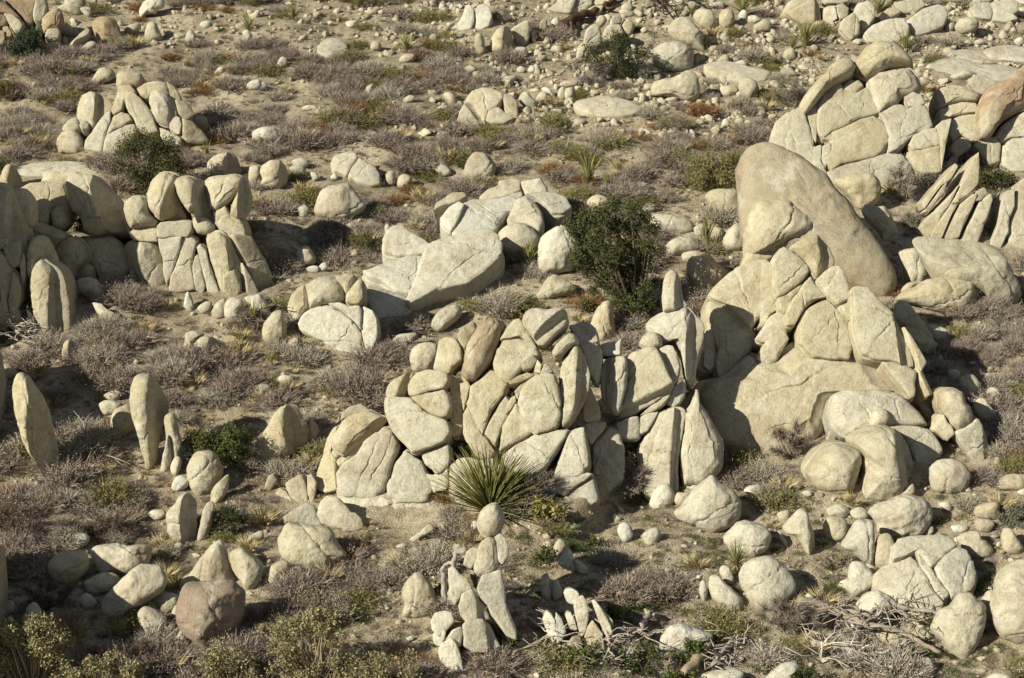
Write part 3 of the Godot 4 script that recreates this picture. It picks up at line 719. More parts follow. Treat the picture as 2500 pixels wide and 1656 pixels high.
	bl(21, "p", [-8,62, -1,56, 8,54, 17,55, 24,61, 29,68, 26,76, 18,80, 5,82, -5,80, -9,70], {"z": 0.6, "e": 2.4, "k1": 0.5, "rec": 25})
	bl(11, "c", [234,26, 240,24, 243,33, 236,41, 229,46, 229,36], {"z": 0.1})
	bo(21, "w", "bright boulder whose top is hidden by the dark tree", [28,75, 32,66, 40,60, 50,56, 60,62, 63,75, 63,88, 58,96, 45,99, 32,101, 27,95])
	bo(21, "c", "low wedge of pale rock below the dark tree's left side", [26,122, 30,113, 36,104, 43,101, 52,106, 62,112, 58,117, 44,120, 35,123], {"rec": 35})
	bo(21, "c", "boulder with a nibbled flank below the dark tree's foot", [75,145, 80,132, 88,124, 94,126, 95,137, 97,150, 92,156, 84,160, 78,155])
	bo(21, "c", "round boulder peeping out above the dark tree", [71,35, 75,30, 81,28, 88,30, 92,36, 90,44, 78,45, 72,40], {"k1": 0.5})
	bo(21, "w", "white angular stone right of the dark tree's top", [122,40, 125,36, 131,36, 133,41, 127,44, 122,42])
	bo(21, "p", "long flat pale ledge behind the dark tree's right side", [130,48, 140,47, 155,50, 166,54, 166,62, 155,63, 140,60, 131,56], {"rec": 45})
	bo(21, "p", "flat ledge below the tall narrow yucca", [140,77, 150,70, 165,68, 172,70, 172,78, 158,81, 145,84], {"rec": 55})
	bo(21, "p", "thin ledge just under the flat ledge by the yucca", [158,82, 168,80, 176,81, 178,85, 165,89, 158,87], {"rec": 55})
	bo(21, "t", "shaggy weathered mound right of the dark tree", [162,95, 165,86, 172,83, 182,84, 190,90, 198,98, 196,107, 188,115, 176,116, 168,110, 163,102], {"rough": 2.0})
	# capped slab cluster
	oc("rock_outcrop", "white cracked slab wearing a rounded cap of split boulders", 11, [30,146, 50,155, 90,180, 105,176], 30, -4, 0.3)
	bl(11, "c", [32,128, 35,120, 41,113, 47,110, 50,120, 51,131, 46,136, 42,143, 36,144, 33,137, 31,132], {"e": 2.5, "k1": 0.5})
	bl(11, "c", [47,110, 54,106, 60,103, 70,103, 77,106, 81,113, 82,122, 76,127, 67,127, 58,130, 51,131, 49,120], {"e": 2.4, "k1": 0.55, "z": 0.1})
	bl(11, "t", [75,104, 85,100, 92,102, 91,108, 89,115, 84,119, 81,112], {"e": 2.5, "z": -0.2})
	bl(11, "t", [84,120, 90,112, 95,106, 99,107, 100,115, 100,123, 96,128, 88,128, 84,126], {"e": 2.8, "k1": 0.5})
	bl(11, "w", [42,146, 46,137, 54,132, 67,130, 80,136, 90,144, 98,154, 97,165, 102,174, 92,180, 80,172, 68,165, 56,158, 46,153], {"z": 0.15, "k1": 0.36})
	bl(11, "w", [100,131, 108,134, 112,143, 113,155, 109,166, 104,173, 100,163, 98,150, 98,138], {"z": 0.12, "k1": 0.45})
	bl(11, "w", [69,128, 78,127, 88,130, 96,129, 98,133, 97,150, 91,143, 81,135], {"z": 0.05})
	bo(11, "c", "grey cream boulder behind dead twigs left of white slab", [9,146, 14,138, 20,133, 25,133, 27,140, 29,148, 28,157, 20,162, 12,162, 8,156])
	bo(11, "p", "shaded block at the foot of the knob headed outcrop's slope", [-2,122, 6,118, 12,126, 14,136, 8,142, -2,140])
	bo(12, "c", "smooth egg shaped stone in dark scrub below white slab", [29,16, 33,11, 38,9, 41,12, 41,19, 37,25, 32,24, 29,20])
	bo(12, "p", "grey boulder with a shaded right cheek on the scrub path", [74,44, 77,39, 82,39, 87,42, 86,47, 81,50, 75,48])
	bo(12, "p", "grey dome behind a grey shrub, left of the cracked outcrop", [141,28, 143,20, 149,15, 158,13, 165,16, 166,26, 160,36, 150,40, 143,38])
	bo(11, "p", "tilted oblong pale rock right of the white capped slab", [160,146, 165,136, 173,130, 183,128, 188,133, 185,139, 178,145, 172,150, 165,153], {"rec": 35})
	bo(12, "p", "flat pale rock between white slab and grey shrub dome", [125,13, 130,8, 140,6, 148,6, 146,10, 138,17, 130,18], {"rec": 45})
	bo(12, "t", "broad tan boulder with a flat leaning face left of cracked outcrop", [2,105, 6,98, 12,90, 18,80, 24,73, 32,70, 38,71, 42,79, 46,88, 47,100, 44,109, 34,114, 24,119, 14,124, 4,124, 1,115], {"cuts": [[55, 10, 0.45]], "hard": 1.0, "k1": 0.4})
	bo(12, "t", "narrow tan rock leaning on the broad flat faced boulder", [40,85, 43,81, 46,87, 47,97, 44,107, 39,107, 38,95])
	bo(12, "t", "small pointed rock beside the narrow tan rock", [48,91, 51,84, 55,85, 59,93, 55,101, 49,107, 47,98])
	oc("rock_outcrop", "low row of fluted tan rocks at the cracked outcrop's left foot", 12, [15,152, 40,160], 25)
	bl(12, "c", [29,142, 36,136, 44,133, 47,140, 49,150, 50,159, 42,159, 33,152])
	bl(12, "c", [49,135, 53,133, 57,140, 56,150, 53,160, 49,150])
	bl(12, "p", [20,150, 24,145, 30,148, 36,157, 30,160, 20,160])
	bl(12, "p", [10,146, 14,135, 18,132, 22,138, 17,145, 12,150], {"z": -0.1})
	bl(13, "c", [15,0, 25,-3, 32,2, 33,6, 24,9, 18,6], {"z": 0.1})
	bl(13, "c", [0,-2, 8,-6, 15,-2, 20,6, 12,10, 2,8], {"z": 0.1})
	# the cracked outcrop in the middle
	oc("rock_outcrop", "great outcrop of cracked tan blocks above the spiky green yucca", 12, [55,156, 80,164, 150,182, 229,172, 312,172, 370,168, 425,154], 30, -6, 0.6)
	bl(12, "t", [82,78, 89,72, 97,70, 103,73, 104,77, 95,79, 87,82, 80,85], {"z": -0.1})
	bl(12, "t", [72,100, 77,91, 84,82, 93,78, 104,75, 112,79, 120,83, 113,91, 104,100, 92,106, 85,112, 81,115, 76,112, 72,108], {"z": 0.25, "k1": 0.45, "e": 2.5, "cuts": [[45, -35, 0.5]]})
	bl(12, "t", [65,118, 68,103, 74,92, 78,90, 73,103, 72,110, 80,116, 77,123, 78,135, 79,147, 70,150, 63,148, 60,138, 62,128], {"z": 0.1, "yaw": -25, "k1": 0.45})
	bl(12, "t", [81,117, 88,110, 96,105, 101,104, 99,110, 93,116, 86,121, 78,126, 76,121], {"z": 0.0})
	bl(12, "p", [94,116, 101,104, 110,97, 119,91, 125,95, 130,105, 129,113, 124,124, 121,136, 118,146, 109,155, 95,154, 82,152, 77,142, 77,132, 82,124, 88,120], {"z": 0.1, "k1": 0.3})
	bl(12, "p", [120,65, 131,64, 142,65, 150,72, 158,79, 168,82, 174,85, 177,95, 172,104, 160,109, 150,112, 144,114, 138,106, 130,98, 124,89, 120,78], {"z": 0.3, "k1": 0.34, "d2": 1.0})
	bl(12, "t", [120,62, 122,54, 128,47, 136,43, 145,42, 139,50, 136,60, 131,64, 124,65], {"z": 0.1, "k1": 0.5, "cuts": [[50, -10, 0.4]]})
	bl(12, "t", [140,56, 142,48, 148,42, 158,39, 168,40, 175,43, 176,50, 172,56, 160,58, 148,62, 142,62], {"z": 0.3, "k1": 0.45})
	bl(12, "t", [144,64, 155,61, 172,57, 176,62, 178,72, 176,80, 170,82, 161,79, 152,72], {"z": 0.35, "k1": 0.4})
	bl(12, "p", [152,114, 162,111, 176,106, 178,118, 176,126, 170,132, 165,133, 160,126, 156,125], {"z": 0.0})
	bl(12, "p", [126,133, 130,122, 138,112, 143,116, 151,122, 155,130, 160,138, 162,147, 157,157, 145,159, 132,158, 122,152, 121,143], {"z": 0.05})
	bl(12, "p", [157,133, 163,134, 170,130, 176,128, 177,140, 174,148, 168,148, 163,150, 160,140], {"z": -0.1})
	bl(12, "t", [165,27, 168,13, 174,10, 182,11, 188,20, 188,30, 180,37, 177,43, 168,40, 163,38], {"z": -0.4})
	bl(12, "t", [185,8, 192,0, 199,-4, 201,3, 196,12, 191,20, 187,15], {"z": -0.3})
	bl(12, "o", [190,30, 192,17, 198,8, 203,0, 210,-6, 220,-8, 225,-2, 222,12, 215,30, 208,40, 200,48, 192,48, 188,42], {"z": 0.2, "k1": 0.5, "e": 2.4, "stain": 0.4})
	bl(12, "t", [177,45, 184,46, 188,50, 190,65, 190,85, 187,97, 180,99, 178,85, 178,60], {"z": -0.5})
	bl(12, "t", [187,52, 194,50, 196,54, 193,66, 190,76, 188,64], {"z": -0.1})
	bl(12, "t", [195,65, 196,54, 204,49, 214,39, 220,42, 229,53, 226,62, 219,70, 214,78, 211,88, 207,97, 203,90, 197,79, 193,70], {"z": 0.05, "k1": 0.25})
	bl(12, "t", [190,80, 194,73, 201,83, 206,93, 213,104, 218,113, 214,119, 204,119, 196,108, 190,97], {"z": 0.0, "k1": 0.25})
	bl(12, "t", [213,87, 221,73, 228,63, 232,68, 234,76, 228,86, 224,94, 219,106, 214,102, 209,97], {"z": 0.05, "k1": 0.3})
	bl(22, "t", [-12,33, -8,20, 0,8, 8,9, 16,13, 25,17, 28,26, 20,30, 12,40, 4,49, 0,52, -6,47], {"z": 0.1, "k1": 0.4})
	bl(22, "t", [0,2, 6,-5, 11,-7, 16,-1, 22,10, 27,20, 24,24, 16,12, 8,9, 0,12, -6,12], {"z": 0.1, "k1": 0.4})
	bl(21, "p", [14,142, 18,134, 26,131, 36,133, 42,131, 50,132, 53,139, 50,146, 42,153, 33,162, 27,162, 20,152], {"z": 0.25, "k1": 0.5, "e": 2.6, "cuts": [[40, -40, 0.4]], "hard": 1.0})
	bl(22, "t", [41,23, 44,17, 50,10, 56,6, 61,8, 63,14, 56,20, 50,26, 44,28, 41,26], {"z": 0.1, "k1": 0.5, "e": 2.5})
	bl(22, "t", [48,60, 47,45, 50,33, 56,24, 61,17, 66,22, 70,32, 73,42, 73,52, 70,62, 66,70, 62,78, 56,87, 50,91, 48,84, 50,72], {"z": 0.2, "k1": 0.5, "e": 2.6, "cuts": [[60, 0, 0.5]], "hard": 1.0})
	bl(22, "t", [13,32, 18,27, 23,25, 27,30, 22,37, 14,40], {"z": 0.0}); bl(22, "t", [27,30, 31,35, 30,43, 24,41], {"z": 0.0}); bl(22, "p", [30,43, 34,34, 38,36, 41,41, 36,43], {"z": 0.05}); bl(22, "t", [2,50, 10,45, 18,42, 24,44, 20,47, 10,51, 3,53], {"z": 0.0})
	bl(22, "t", [12,60, 18,50, 26,45, 36,43, 42,45, 46,55, 48,66, 48,80, 44,90, 36,93, 26,96, 20,90, 13,80, 10,70], {"z": 0.15, "k1": 0.34})
	bl(22, "t", [7,59, 12,53, 20,48, 14,57, 10,65], {"z": 0.05}); bl(22, "t", [0,72, 3,65, 7,62, 8,68, 3,76, -1,80], {"z": 0.0})
	bl(22, "t", [-4,90, 2,80, 8,70, 12,76, 18,86, 24,95, 15,101, 6,105, -3,110, -7,112], {"z": 0.1, "k1": 0.3})
	bl(22, "t", [69,84, 68,75, 72,60, 74,54, 78,62, 82,72, 83,82, 78,85, 71,86], {"z": 0.0})
	bl(22, "p", [71,88, 78,86, 88,86, 86,93, 80,100, 75,106, 72,100, 70,92], {"z": -0.05})
	bl(22, "p", [76,110, 80,104, 86,96, 93,92, 100,96, 102,104, 104,112, 104,135, 90,154, 78,150, 76,118], {"z": 0.2, "rough": 2.0})
	bl(22, "p", [-4,117, 6,108, 16,103, 25,98, 36,96, 46,93, 54,94, 52,100, 44,112, 36,124, 28,132, 14,133, 0,130], {"z": 0.1, "k1": 0.3})
	bl(22, "p", [47,118, 52,105, 58,94, 66,92, 69,92, 71,102, 73,115, 73,125, 66,134, 55,136, 42,134], {"z": 0.12, "k1": 0.3})
	bl(22, "p", [27,144, 40,136, 52,136, 62,136, 71,132, 76,133, 70,139, 60,145, 52,152, 44,150, 32,150], {"z": 0.0})
	bl(22, "p", [46,160, 56,149, 68,141, 77,136, 80,146, 82,158, 70,164, 56,164], {"z": 0.1})
	bl(22, "p", [84,48, 85,38, 89,30, 97,27, 104,27, 107,30, 108,42, 106,55, 103,68, 100,77, 95,77, 90,70, 85,61], {"z": 0.2, "k1": 0.45, "e": 2.6, "cuts": [[-50, 0, 0.6]]})
	bl(22, "w", [84,25, 84,16, 90,14, 99,14, 103,10, 102,18, 102,26, 95,27, 88,26], {"z": 0.0})
	bl(22, "t", [107,28, 116,23, 128,19, 135,22, 140,32, 145,44, 149,51, 141,60, 130,68, 120,73, 112,78, 102,80, 104,70, 107,58, 109,42], {"z": 0.25, "k1": 0.32, "cuts": [[30, -50, 0.6]]})
	bl(22, "p", [137,20, 143,17, 149,18, 153,26, 155,37, 153,48, 150,51, 146,45, 142,35], {"z": 0.15, "k1": 0.5})
	bl(22, "c", [119,15, 122,8, 128,4, 135,5, 139,10, 139,17, 132,20, 124,19], {"z": 0.1, "e": 2.2, "k1": 0.5})
	bl(21, "p", [140,112, 143,102, 148,97, 153,100, 156,110, 158,122, 162,129, 150,133, 141,134], {"z": 0.0, "k1": 0.5, "e": 2.5, "cuts": [[55, 0, 0.45]], "hard": 1.0})
	bl(21, "p", [126,147, 135,139, 148,134, 161,130, 170,140, 176,146, 175,160, 170,176, 168,190, 162,197, 158,182, 155,167, 148,157, 142,162, 135,160], {"z": -0.05, "k1": 0.45, "e": 2.8, "cuts": [[45, 0, 0.42]], "hard": 1.0})
	bl(22, "p", [144,70, 148,58, 154,52, 160,48, 160,60, 156,68, 150,73], {"z": 0.05})
	bl(22, "t", [120,80, 130,71, 140,64, 148,55, 146,64, 140,72, 130,78], {"z": 0.05})
	bl(22, "p", [99,88, 108,83, 118,81, 120,92, 118,101, 108,102, 100,99], {"z": 0.0}); bl(22, "p", [118,84, 124,79, 136,77, 132,86, 126,95, 120,97], {"z": 0.0})
	bl(22, "p", [124,100, 130,90, 136,79, 146,75, 156,75, 160,79, 158,90, 156,104, 153,120, 152,150, 138,158, 124,150, 118,112], {"z": 0.15, "k1": 0.34, "cuts": [[60, 0, 0.45]]})
	bl(22, "p", [160,80, 166,70, 170,58, 173,60, 172,68, 178,76, 184,86, 190,98, 193,106, 192,126, 176,142, 160,142, 156,112, 160,95], {"z": 0.2, "k1": 0.42, "e": 2.5})
	bl(12, "p", [78,146, 95,146, 112,148, 130,150, 150,150, 163,146, 168,160, 172,174, 162,180, 148,187, 136,188, 125,183, 110,176, 95,173, 84,167], {"z": -0.05, "k1": 0.4, "e": 3.0, "rough": 1.6})
	bl(22, "p", [56,0, 64,0, 72,2, 78,12, 84,20, 84,34, 80,50, 72,40, 66,22, 62,10], {"z": -0.45, "k1": 0.3})
	bl(21, "p", [57,150, 62,145, 72,144, 79,150, 82,162, 72,166, 62,165], {"z": -0.5})
	bl(12, "p", [178,126, 190,119, 205,121, 218,119, 226,130, 224,152, 210,164, 190,166, 178,152], {"z": -0.1})
	bo(13, "t", "large lumpy tan boulder at the cracked outcrop's lower left foot", [23,40, 22,33, 26,25, 30,17, 40,18, 50,20, 60,20, 67,21, 72,26, 75,34, 79,40, 83,45, 76,50, 64,54, 52,58, 42,56, 32,52, 25,46], {"k1": 0.38})
	oc("rock_outcrop", "pale blocky ledge resting on the large lumpy boulder", 13, [66, 27], 35)
	bl(13, "p", [28,13, 38,5, 48,0, 55,3, 58,12, 62,20, 50,20, 36,18, 29,17]); bl(13, "p", [57,10, 60,0, 66,-6, 76,-5, 84,3, 88,8, 92,14, 90,20, 80,23, 70,21, 62,18], {"z": 0.1}); bl(13, "t", [76,15, 80,9, 92,9, 98,15, 100,22, 92,25, 82,25], {"z": 0.2})
	bo(13, "t", "narrow boulder with a pale scar right of the split boulder", [10,63, 16,55, 24,51, 30,52, 32,56, 28,62, 22,69, 16,73, 12,70], {"rec": 25})
	sn2("small pale rock on the ground below the cracked outcrop", "small rocks below the cracked outcrop")
	sn(13, [141,31, 150,24, 158,18, 162,20, 160,25, 152,29, 143,34]); sn(13, [162,24, 167,17, 174,16, 176,20, 170,26, 163,27], "c"); sn(13, [196,20, 198,15, 203,16, 202,22, 198,24], "w"); sn(13, [140,44, 143,40, 148,39, 149,42, 143,45], "w"); sn(13, [138,121, 143,119, 144,122, 139,125], "w"); sn(13, [145,129, 148,126, 150,129, 147,131], "w"); sn(13, [97,37, 101,33, 103,36, 100,39], "c"); sn(13, [128,38, 134,35, 139,36, 134,40], "p")
	bo(13, "c", "upright egg shaped boulder with creased face left of dead wood", [134,82, 136,74, 140,67, 147,62, 153,64, 159,72, 163,82, 167,88, 168,95, 160,99, 150,102, 142,101, 135,99, 136,90], {"k1": 0.42})
	# balancing column
	oc("rock_outcrop", "stack of pale rocks topped by a balanced round ball", 13, [190, 146], 30, 0, 0.3, false, 1.12)
	bl(13, "c", [202,14, 205,6, 212,0, 219,-1, 224,6, 226,13, 223,22, 219,28, 212,30, 206,27, 202,20], {"name": "balanced_ball", "e": 2.1, "k1": 0.52, "d2": 0.3, "facets": 1, "shrink": 1.0})
	bl(13, "p", [206,34, 212,30, 217,32, 219,38, 221,46, 221,54, 217,60, 213,64, 203,63, 199,58, 201,50, 203,40], {"k1": 0.5, "z": 0.02, "e": 3.2, "shrink": 1.05}); bl(13, "p", [218,31, 222,28, 226,31, 229,38, 229,46, 224,54, 221,50, 219,40], {"k1": 0.5, "z": -0.05})
	bl(13, "p", [203,76, 207,66, 216,63, 222,61, 225,72, 226,82, 226,89, 216,92, 210,89, 204,82], {"k1": 0.45, "z": 0.1})
	bl(13, "p", [186,92, 189,82, 197,78, 202,84, 208,94, 212,103, 202,105, 193,106, 188,100], {"k1": 0.45, "z": 0.25, "cuts": [[55, 0, 0.5]]})
	bl(13, "p", [212,92, 220,91, 227,90, 231,100, 236,112, 236,121, 228,118, 221,108, 215,100], {"k1": 0.45, "z": 0.1})
	bl(13, "p", [191,120, 190,110, 194,106, 206,105, 212,110, 217,120, 221,128, 212,133, 198,132, 191,127], {"k1": 0.5, "z": 0.3, "cuts": [[55, 0, 0.55]]})
	bl(13, "w", [161,106, 164,99, 172,97, 178,99, 180,106, 175,112, 168,119, 162,113], {"z": 0.1}); bl(13, "w", [162,118, 168,113, 173,115, 172,122, 168,128, 163,125], {"z": 0.12})
	bl(13, "w", [168,132, 171,126, 178,122, 183,127, 186,136, 189,151, 183,151, 176,147, 169,141], {"z": 0.25}); bl(13, "w", [174,122, 180,114, 187,111, 188,118, 186,128, 180,126], {"z": 0.15})
	bl(13, "p", [176,60, 181,58, 186,64, 192,68, 196,76, 188,80, 182,90, 178,84], {"z": -0.2})
	bl(13, "p", [192,44, 198,40, 203,42, 200,52, 196,58, 190,54], {"z": -0.3})
	# lower middle
	bo(23, "w", "pale upright rock in shade below the balanced ball's right side", [45,52, 50,44, 54,39, 58,44, 60,52, 62,58, 58,62, 55,59, 48,57])
	bo(23, "p", "low grey rock trailing off the pale upright rock", [60,50, 66,52, 72,58, 71,63, 64,62])
	sn2("small rock in the twiggy grass right of the balanced stack", "small rocks right of the balanced stack")
	sn(23, [31,37, 36,33, 41,36, 40,41, 34,42], "p"); sn(23, [41,44, 42,36, 47,31, 52,35, 50,42, 45,47], "p"); sn(23, [29,70, 31,65, 36,62, 38,72, 40,84, 36,87, 31,83], "p"); sn(23, [40,80, 41,70, 45,68, 49,78, 48,84, 42,87], "p"); sn(23, [54,20, 60,17, 66,18, 64,21, 56,22], "p")
	oc("rock_outcrop", "fan of bladed white rocks standing in weeds", 23, [62, 136], 24, 0, 0.1, false, 1.1)
	bl(23, "w", [51,80, 54,76, 58,76, 63,79, 64,86, 60,90, 54,88], {"z": -0.1}); bl(23, "w", [60,93, 62,86, 67,83, 70,87, 72,95, 72,103, 70,112, 67,118, 64,112, 62,103], {"k1": 0.5}); bl(23, "w", [76,88, 79,87, 83,92, 88,100, 92,108, 94,118, 91,121, 87,116, 82,104], {"k1": 0.5, "z": 0.05}); bl(23, "w", [32,104, 35,97, 38,98, 42,104, 44,117, 41,125, 37,118]); bl(23, "w", [42,104, 44,99, 48,103, 52,114, 48,122, 44,124], {"z": 0.03}); bl(23, "p", [69,117, 72,110, 76,105, 80,110, 85,117, 80,130, 70,130]); bl(23, "p", [53,128, 58,120, 65,119, 67,128, 66,139, 54,139], {"z": 0.1}); bl(23, "p", [52,100, 56,97, 60,104, 62,112, 56,112], {"z": -0.1}); bl(23, "w", [83,92, 88,98, 94,104, 94,110, 89,104], {"z": -0.05}); bl(23, "p", [80,122, 86,120, 90,128, 86,133, 80,132])
	sn2("small rounded stone on the sandy bank", "rounded stones of the sandy bank")
	bo(23, "w", "small white egg of stone standing on the sandy bank", [99,23, 101,18, 106,16, 111,20, 113,27, 110,33, 105,35, 101,29])
	bo(23, "p", "small faceted pale stone beside the white egg stone", [121,28, 126,23, 133,21, 138,25, 136,31, 130,37, 124,35])
	bo(23, "w", "white egg-shaped boulder at the shadowed overhang of the shrub", [128,0, 131,-10, 138,-18, 144,-18, 150,-11, 150,-3, 142,4, 133,4])
	bo(23, "c", "small cream stone between white egg boulder and peaked boulder", [150,-3, 153,-10, 160,-11, 165,-9, 162,-2, 155,2])
	bo(23, "p", "broad peaked boulder on the sandy bank below the purple shrubs", [152,6, 158,0, 166,-10, 176,-20, 184,-26, 192,-19, 202,-12, 209,-3, 209,8, 205,16, 196,22, 184,25, 172,20, 160,15, 154,11], {"k1": 0.42})
	bo(22, "w", "flat white stone right of the broad peaked boulder", [213,147, 218,143, 226,142, 233,145, 235,150, 231,155, 224,153, 216,150])
	sn(22, [216,153, 220,150, 224,153, 221,158], "p"); sn(22, [164,145, 168,142, 172,144, 168,148], "w")
	bo(23, "w", "pale flat topped boulder above the small tufted yucca", [195,30, 202,22, 209,16, 220,16, 230,19, 236,26, 236,34, 233,42, 224,47, 212,47, 204,43, 198,37], {"e": 2.7})
	bo(33, "p", "big pale disc shaped boulder right of the tufted yucca", [-20,62, -14,53, -5,48, 5,47, 15,52, 24,60, 29,70, 29,79, 22,88, 12,96, 0,97, -8,92, -14,80, -18,72], {"k1": 0.34, "rec": 30})
	bo(23, "p", "wedge of pale rock below left of the disc boulder", [182,66, 188,64, 194,70, 203,78, 212,87, 210,96, 203,98, 194,93, 186,86, 182,76], {"rec": 40})
	sn(23, [174,70, 178,69, 180,80, 177,88, 173,80], "p"); sn(23, [191,60, 194,55, 200,57, 204,66, 202,73, 195,69], "p")
	bo(23, "w", "white rock with a broken front behind the bleached log", [137,128, 141,117, 147,110, 155,108, 163,110, 172,114, 183,117, 182,122, 172,123, 163,125, 164,130, 160,134, 150,132, 140,131], {"rough": 1.5})
	bo(23, "w", "white boulder top at the bottom edge", [170,159, 180,152, 195,150, 206,149, 212,152, 206,162, 180,164])

# ---------------------------------------------------------------- rocks of the right third
func rocks_right():
	sn2("pale stone lying loose on the stony upper right slope", "loose stones of the upper right slope")
	bo(20, "c", "big smooth cream boulder with a small yucca at its side", [145,28, 149,20, 155,16, 163,17, 170,23, 176,31, 176,40, 178,47, 168,44, 158,40, 150,36], {"k1": 0.45})
	bo(20, "c", "peaked cream boulder behind the big smooth one", [168,14, 172,9, 178,8, 184,10, 188,17, 190,22, 184,26, 176,25, 170,20])
	bo(20, "t", "blocky boulder left of the spiky top yucca", [191,16, 193,10, 198,8, 203,10, 205,17, 202,24, 196,26, 191,22])
	bo(20, "p", "broad whitish boulder seen through bare branches", [130,46, 140,39, 152,38, 163,42, 168,48, 168,56, 165,63, 150,65, 138,63, 132,57])
	bo(20, "c", "slipper shaped cream boulder with a high right end", [130,80, 134,74, 142,71, 150,70, 155,68, 161,64, 167,65, 171,71, 173,80, 172,88, 165,92, 158,91, 152,88, 140,87, 131,86], {"k1": 0.42})
	bo(20, "c", "round cream boulder behind a brushy mound", [209,75, 212,71, 217,70, 224,74, 227,80, 224,85, 219,89, 213,87, 209,80])
	bo(20, "c", "flat cream rock touching the round boulder by the mound", [192,79, 198,77, 206,78, 208,83, 200,87, 193,86])
	oc("rock_outcrop", "row of small upright tan stones below the fallen log", 20, [14, 41], 15, 0, 0.1, true)
	bl(20, "t", [3,27, 10,22, 18,19, 20,25, 19,35, 16,41, 10,41, 6,36, 4,30], {"k1": 0.5}); bl(20, "c", [29,22, 31,18, 35,18, 35,25, 32,31, 29,28]); bl(20, "c", [21,30, 23,27, 26,28, 25,37, 22,39])
	sn(20, [39,20, 42,16, 46,17, 47,23, 42,26], "w")
	oc("rock_outcrop", "pale figure like pillar with a small round head", 20, [68, 53], 15)
	bl(20, "p", [68,45, 69,35, 71,27, 77,23, 82,24, 84,32, 84,40, 79,44, 74,49, 70,53], {"k1": 0.5}); bl(20, "c", [80,20, 82,15, 86,14, 89,17, 88,21, 84,24], {"e": 2.2, "k1": 0.5}); bl(20, "p", [62,53, 63,44, 67,39, 70,44, 66,54])
	oc("rock_outcrop", "squat pair of pale rocks beside the figure like pillar", 20, [95, 36], 18)
	bl(20, "p", [86,35, 88,26, 94,22, 101,23, 104,30, 102,36, 92,37]); bl(20, "w", [93,18, 97,14, 102,15, 102,21, 94,23])
	bl(20, "t", [103,21, 108,17, 113,20, 114,25, 110,32, 104,31], {"e": 2.3})
	oc("rock_outcrop", "broken pale ledge behind the fallen log at the top edge", 20, [70, 16], 40, 0, 0.1, true)
	bl(20, "p", [36,10, 42,6, 48,-3, 62,-4, 60,6, 56,14, 44,13]); bl(20, "p", [62,-4, 75,-4, 76,5, 69,12, 57,14, 61,5]); bl(20, "c", [76,4, 82,-3, 92,-3, 95,4, 88,7, 80,7]); bl(20, "c", [68,13, 78,7, 86,8, 82,15, 70,16])
	sn(20, [101,7, 106,3, 112,4, 112,10, 104,11]); sn(20, [100,10, 106,8, 113,11, 112,15, 104,15]); sn(20, [145,2, 155,-2, 160,4, 158,10, 150,9]); sn(20, [161,5, 166,1, 170,3, 168,9, 163,9]); sn(20, [182,4, 190,1, 196,3, 194,8, 185,7]); sn(20, [208,14, 212,9, 216,10, 216,17, 210,18], "w"); sn(20, [217,15, 223,14, 229,18, 224,21, 218,20], "w"); sn(20, [222,24, 230,18, 237,18, 237,27, 226,28])
	sn(20, [47,76, 52,73, 62,73, 63,77, 55,79, 48,78], "p"); sn(20, [45,84, 49,78, 52,82, 51,90, 46,90]); sn(20, [53,80, 60,79, 59,87, 53,91, 51,86]); sn(20, [30,80, 36,79, 42,85, 41,89, 36,86], "w"); sn(20, [25,90, 29,84, 34,83, 36,90, 30,92]); sn(20, [10,90, 13,84, 17,83, 22,88, 26,93, 24,98, 14,96]); sn(20, [4,50, 8,43, 16,43, 18,48, 10,52]); sn(20, [190,55, 194,50, 199,50, 200,56, 195,60], "c"); sn(20, [205,57, 212,54, 216,58, 213,62]); sn(20, [196,68, 200,63, 204,65, 203,71, 197,71], "w"); sn(20, [178,83, 181,79, 184,82, 183,85]); sn(20, [138,105, 142,102, 147,104, 144,106], "p"); sn(20, [25,108, 29,106, 33,109, 31,112, 26,112], "w"); sn(20, [193,112, 196,107, 200,109, 200,114, 194,115], "w")
	sn(20, [18,62, 22,59, 26,62, 23,66, 19,65], "w"); sn(20, [8,62, 12,60, 16,62, 14,66, 9,65], "w"); sn(20, [17,55, 20,53, 23,55, 20,57]); sn(20, [132,19, 136,17, 139,20, 134,23]); sn(20, [120,27, 124,24, 127,27, 122,30]); sn(20, [205,67, 209,65, 211,69, 206,71], "w"); sn(20, [186,66, 191,65, 193,69, 188,71]); sn(20, [213,111, 217,108, 220,111, 216,114], "w"); sn(20, [205,110, 209,106, 213,108, 210,112], "w")
	# top right corner outcrops
	oc("rock_outcrop", "cream block standing above pebbles near the double yucca", 30, [36, 23], 22)
	bl(30, "c", [20,12, 24,3, 35,-3, 45,-3, 51,5, 52,18, 48,22, 36,23, 25,16], {"k1": 0.45, "cuts": [[60, 0, 0.6]]})
	bl(30, "c", [56,8, 65,6, 67,18, 60,23, 56,19], {"z": -0.1}); bl(30, "c", [67,6, 72,4, 78,8, 77,15, 70,19, 67,14], {"z": -0.1}); bl(30, "p", [57,-4, 76,-4, 78,2, 70,4, 57,4], {"z": -0.3})
	oc("rock_outcrop", "weathered pale rocks below the top edge yucca", 30, [100, 40], 34, 0, 0.1, true)
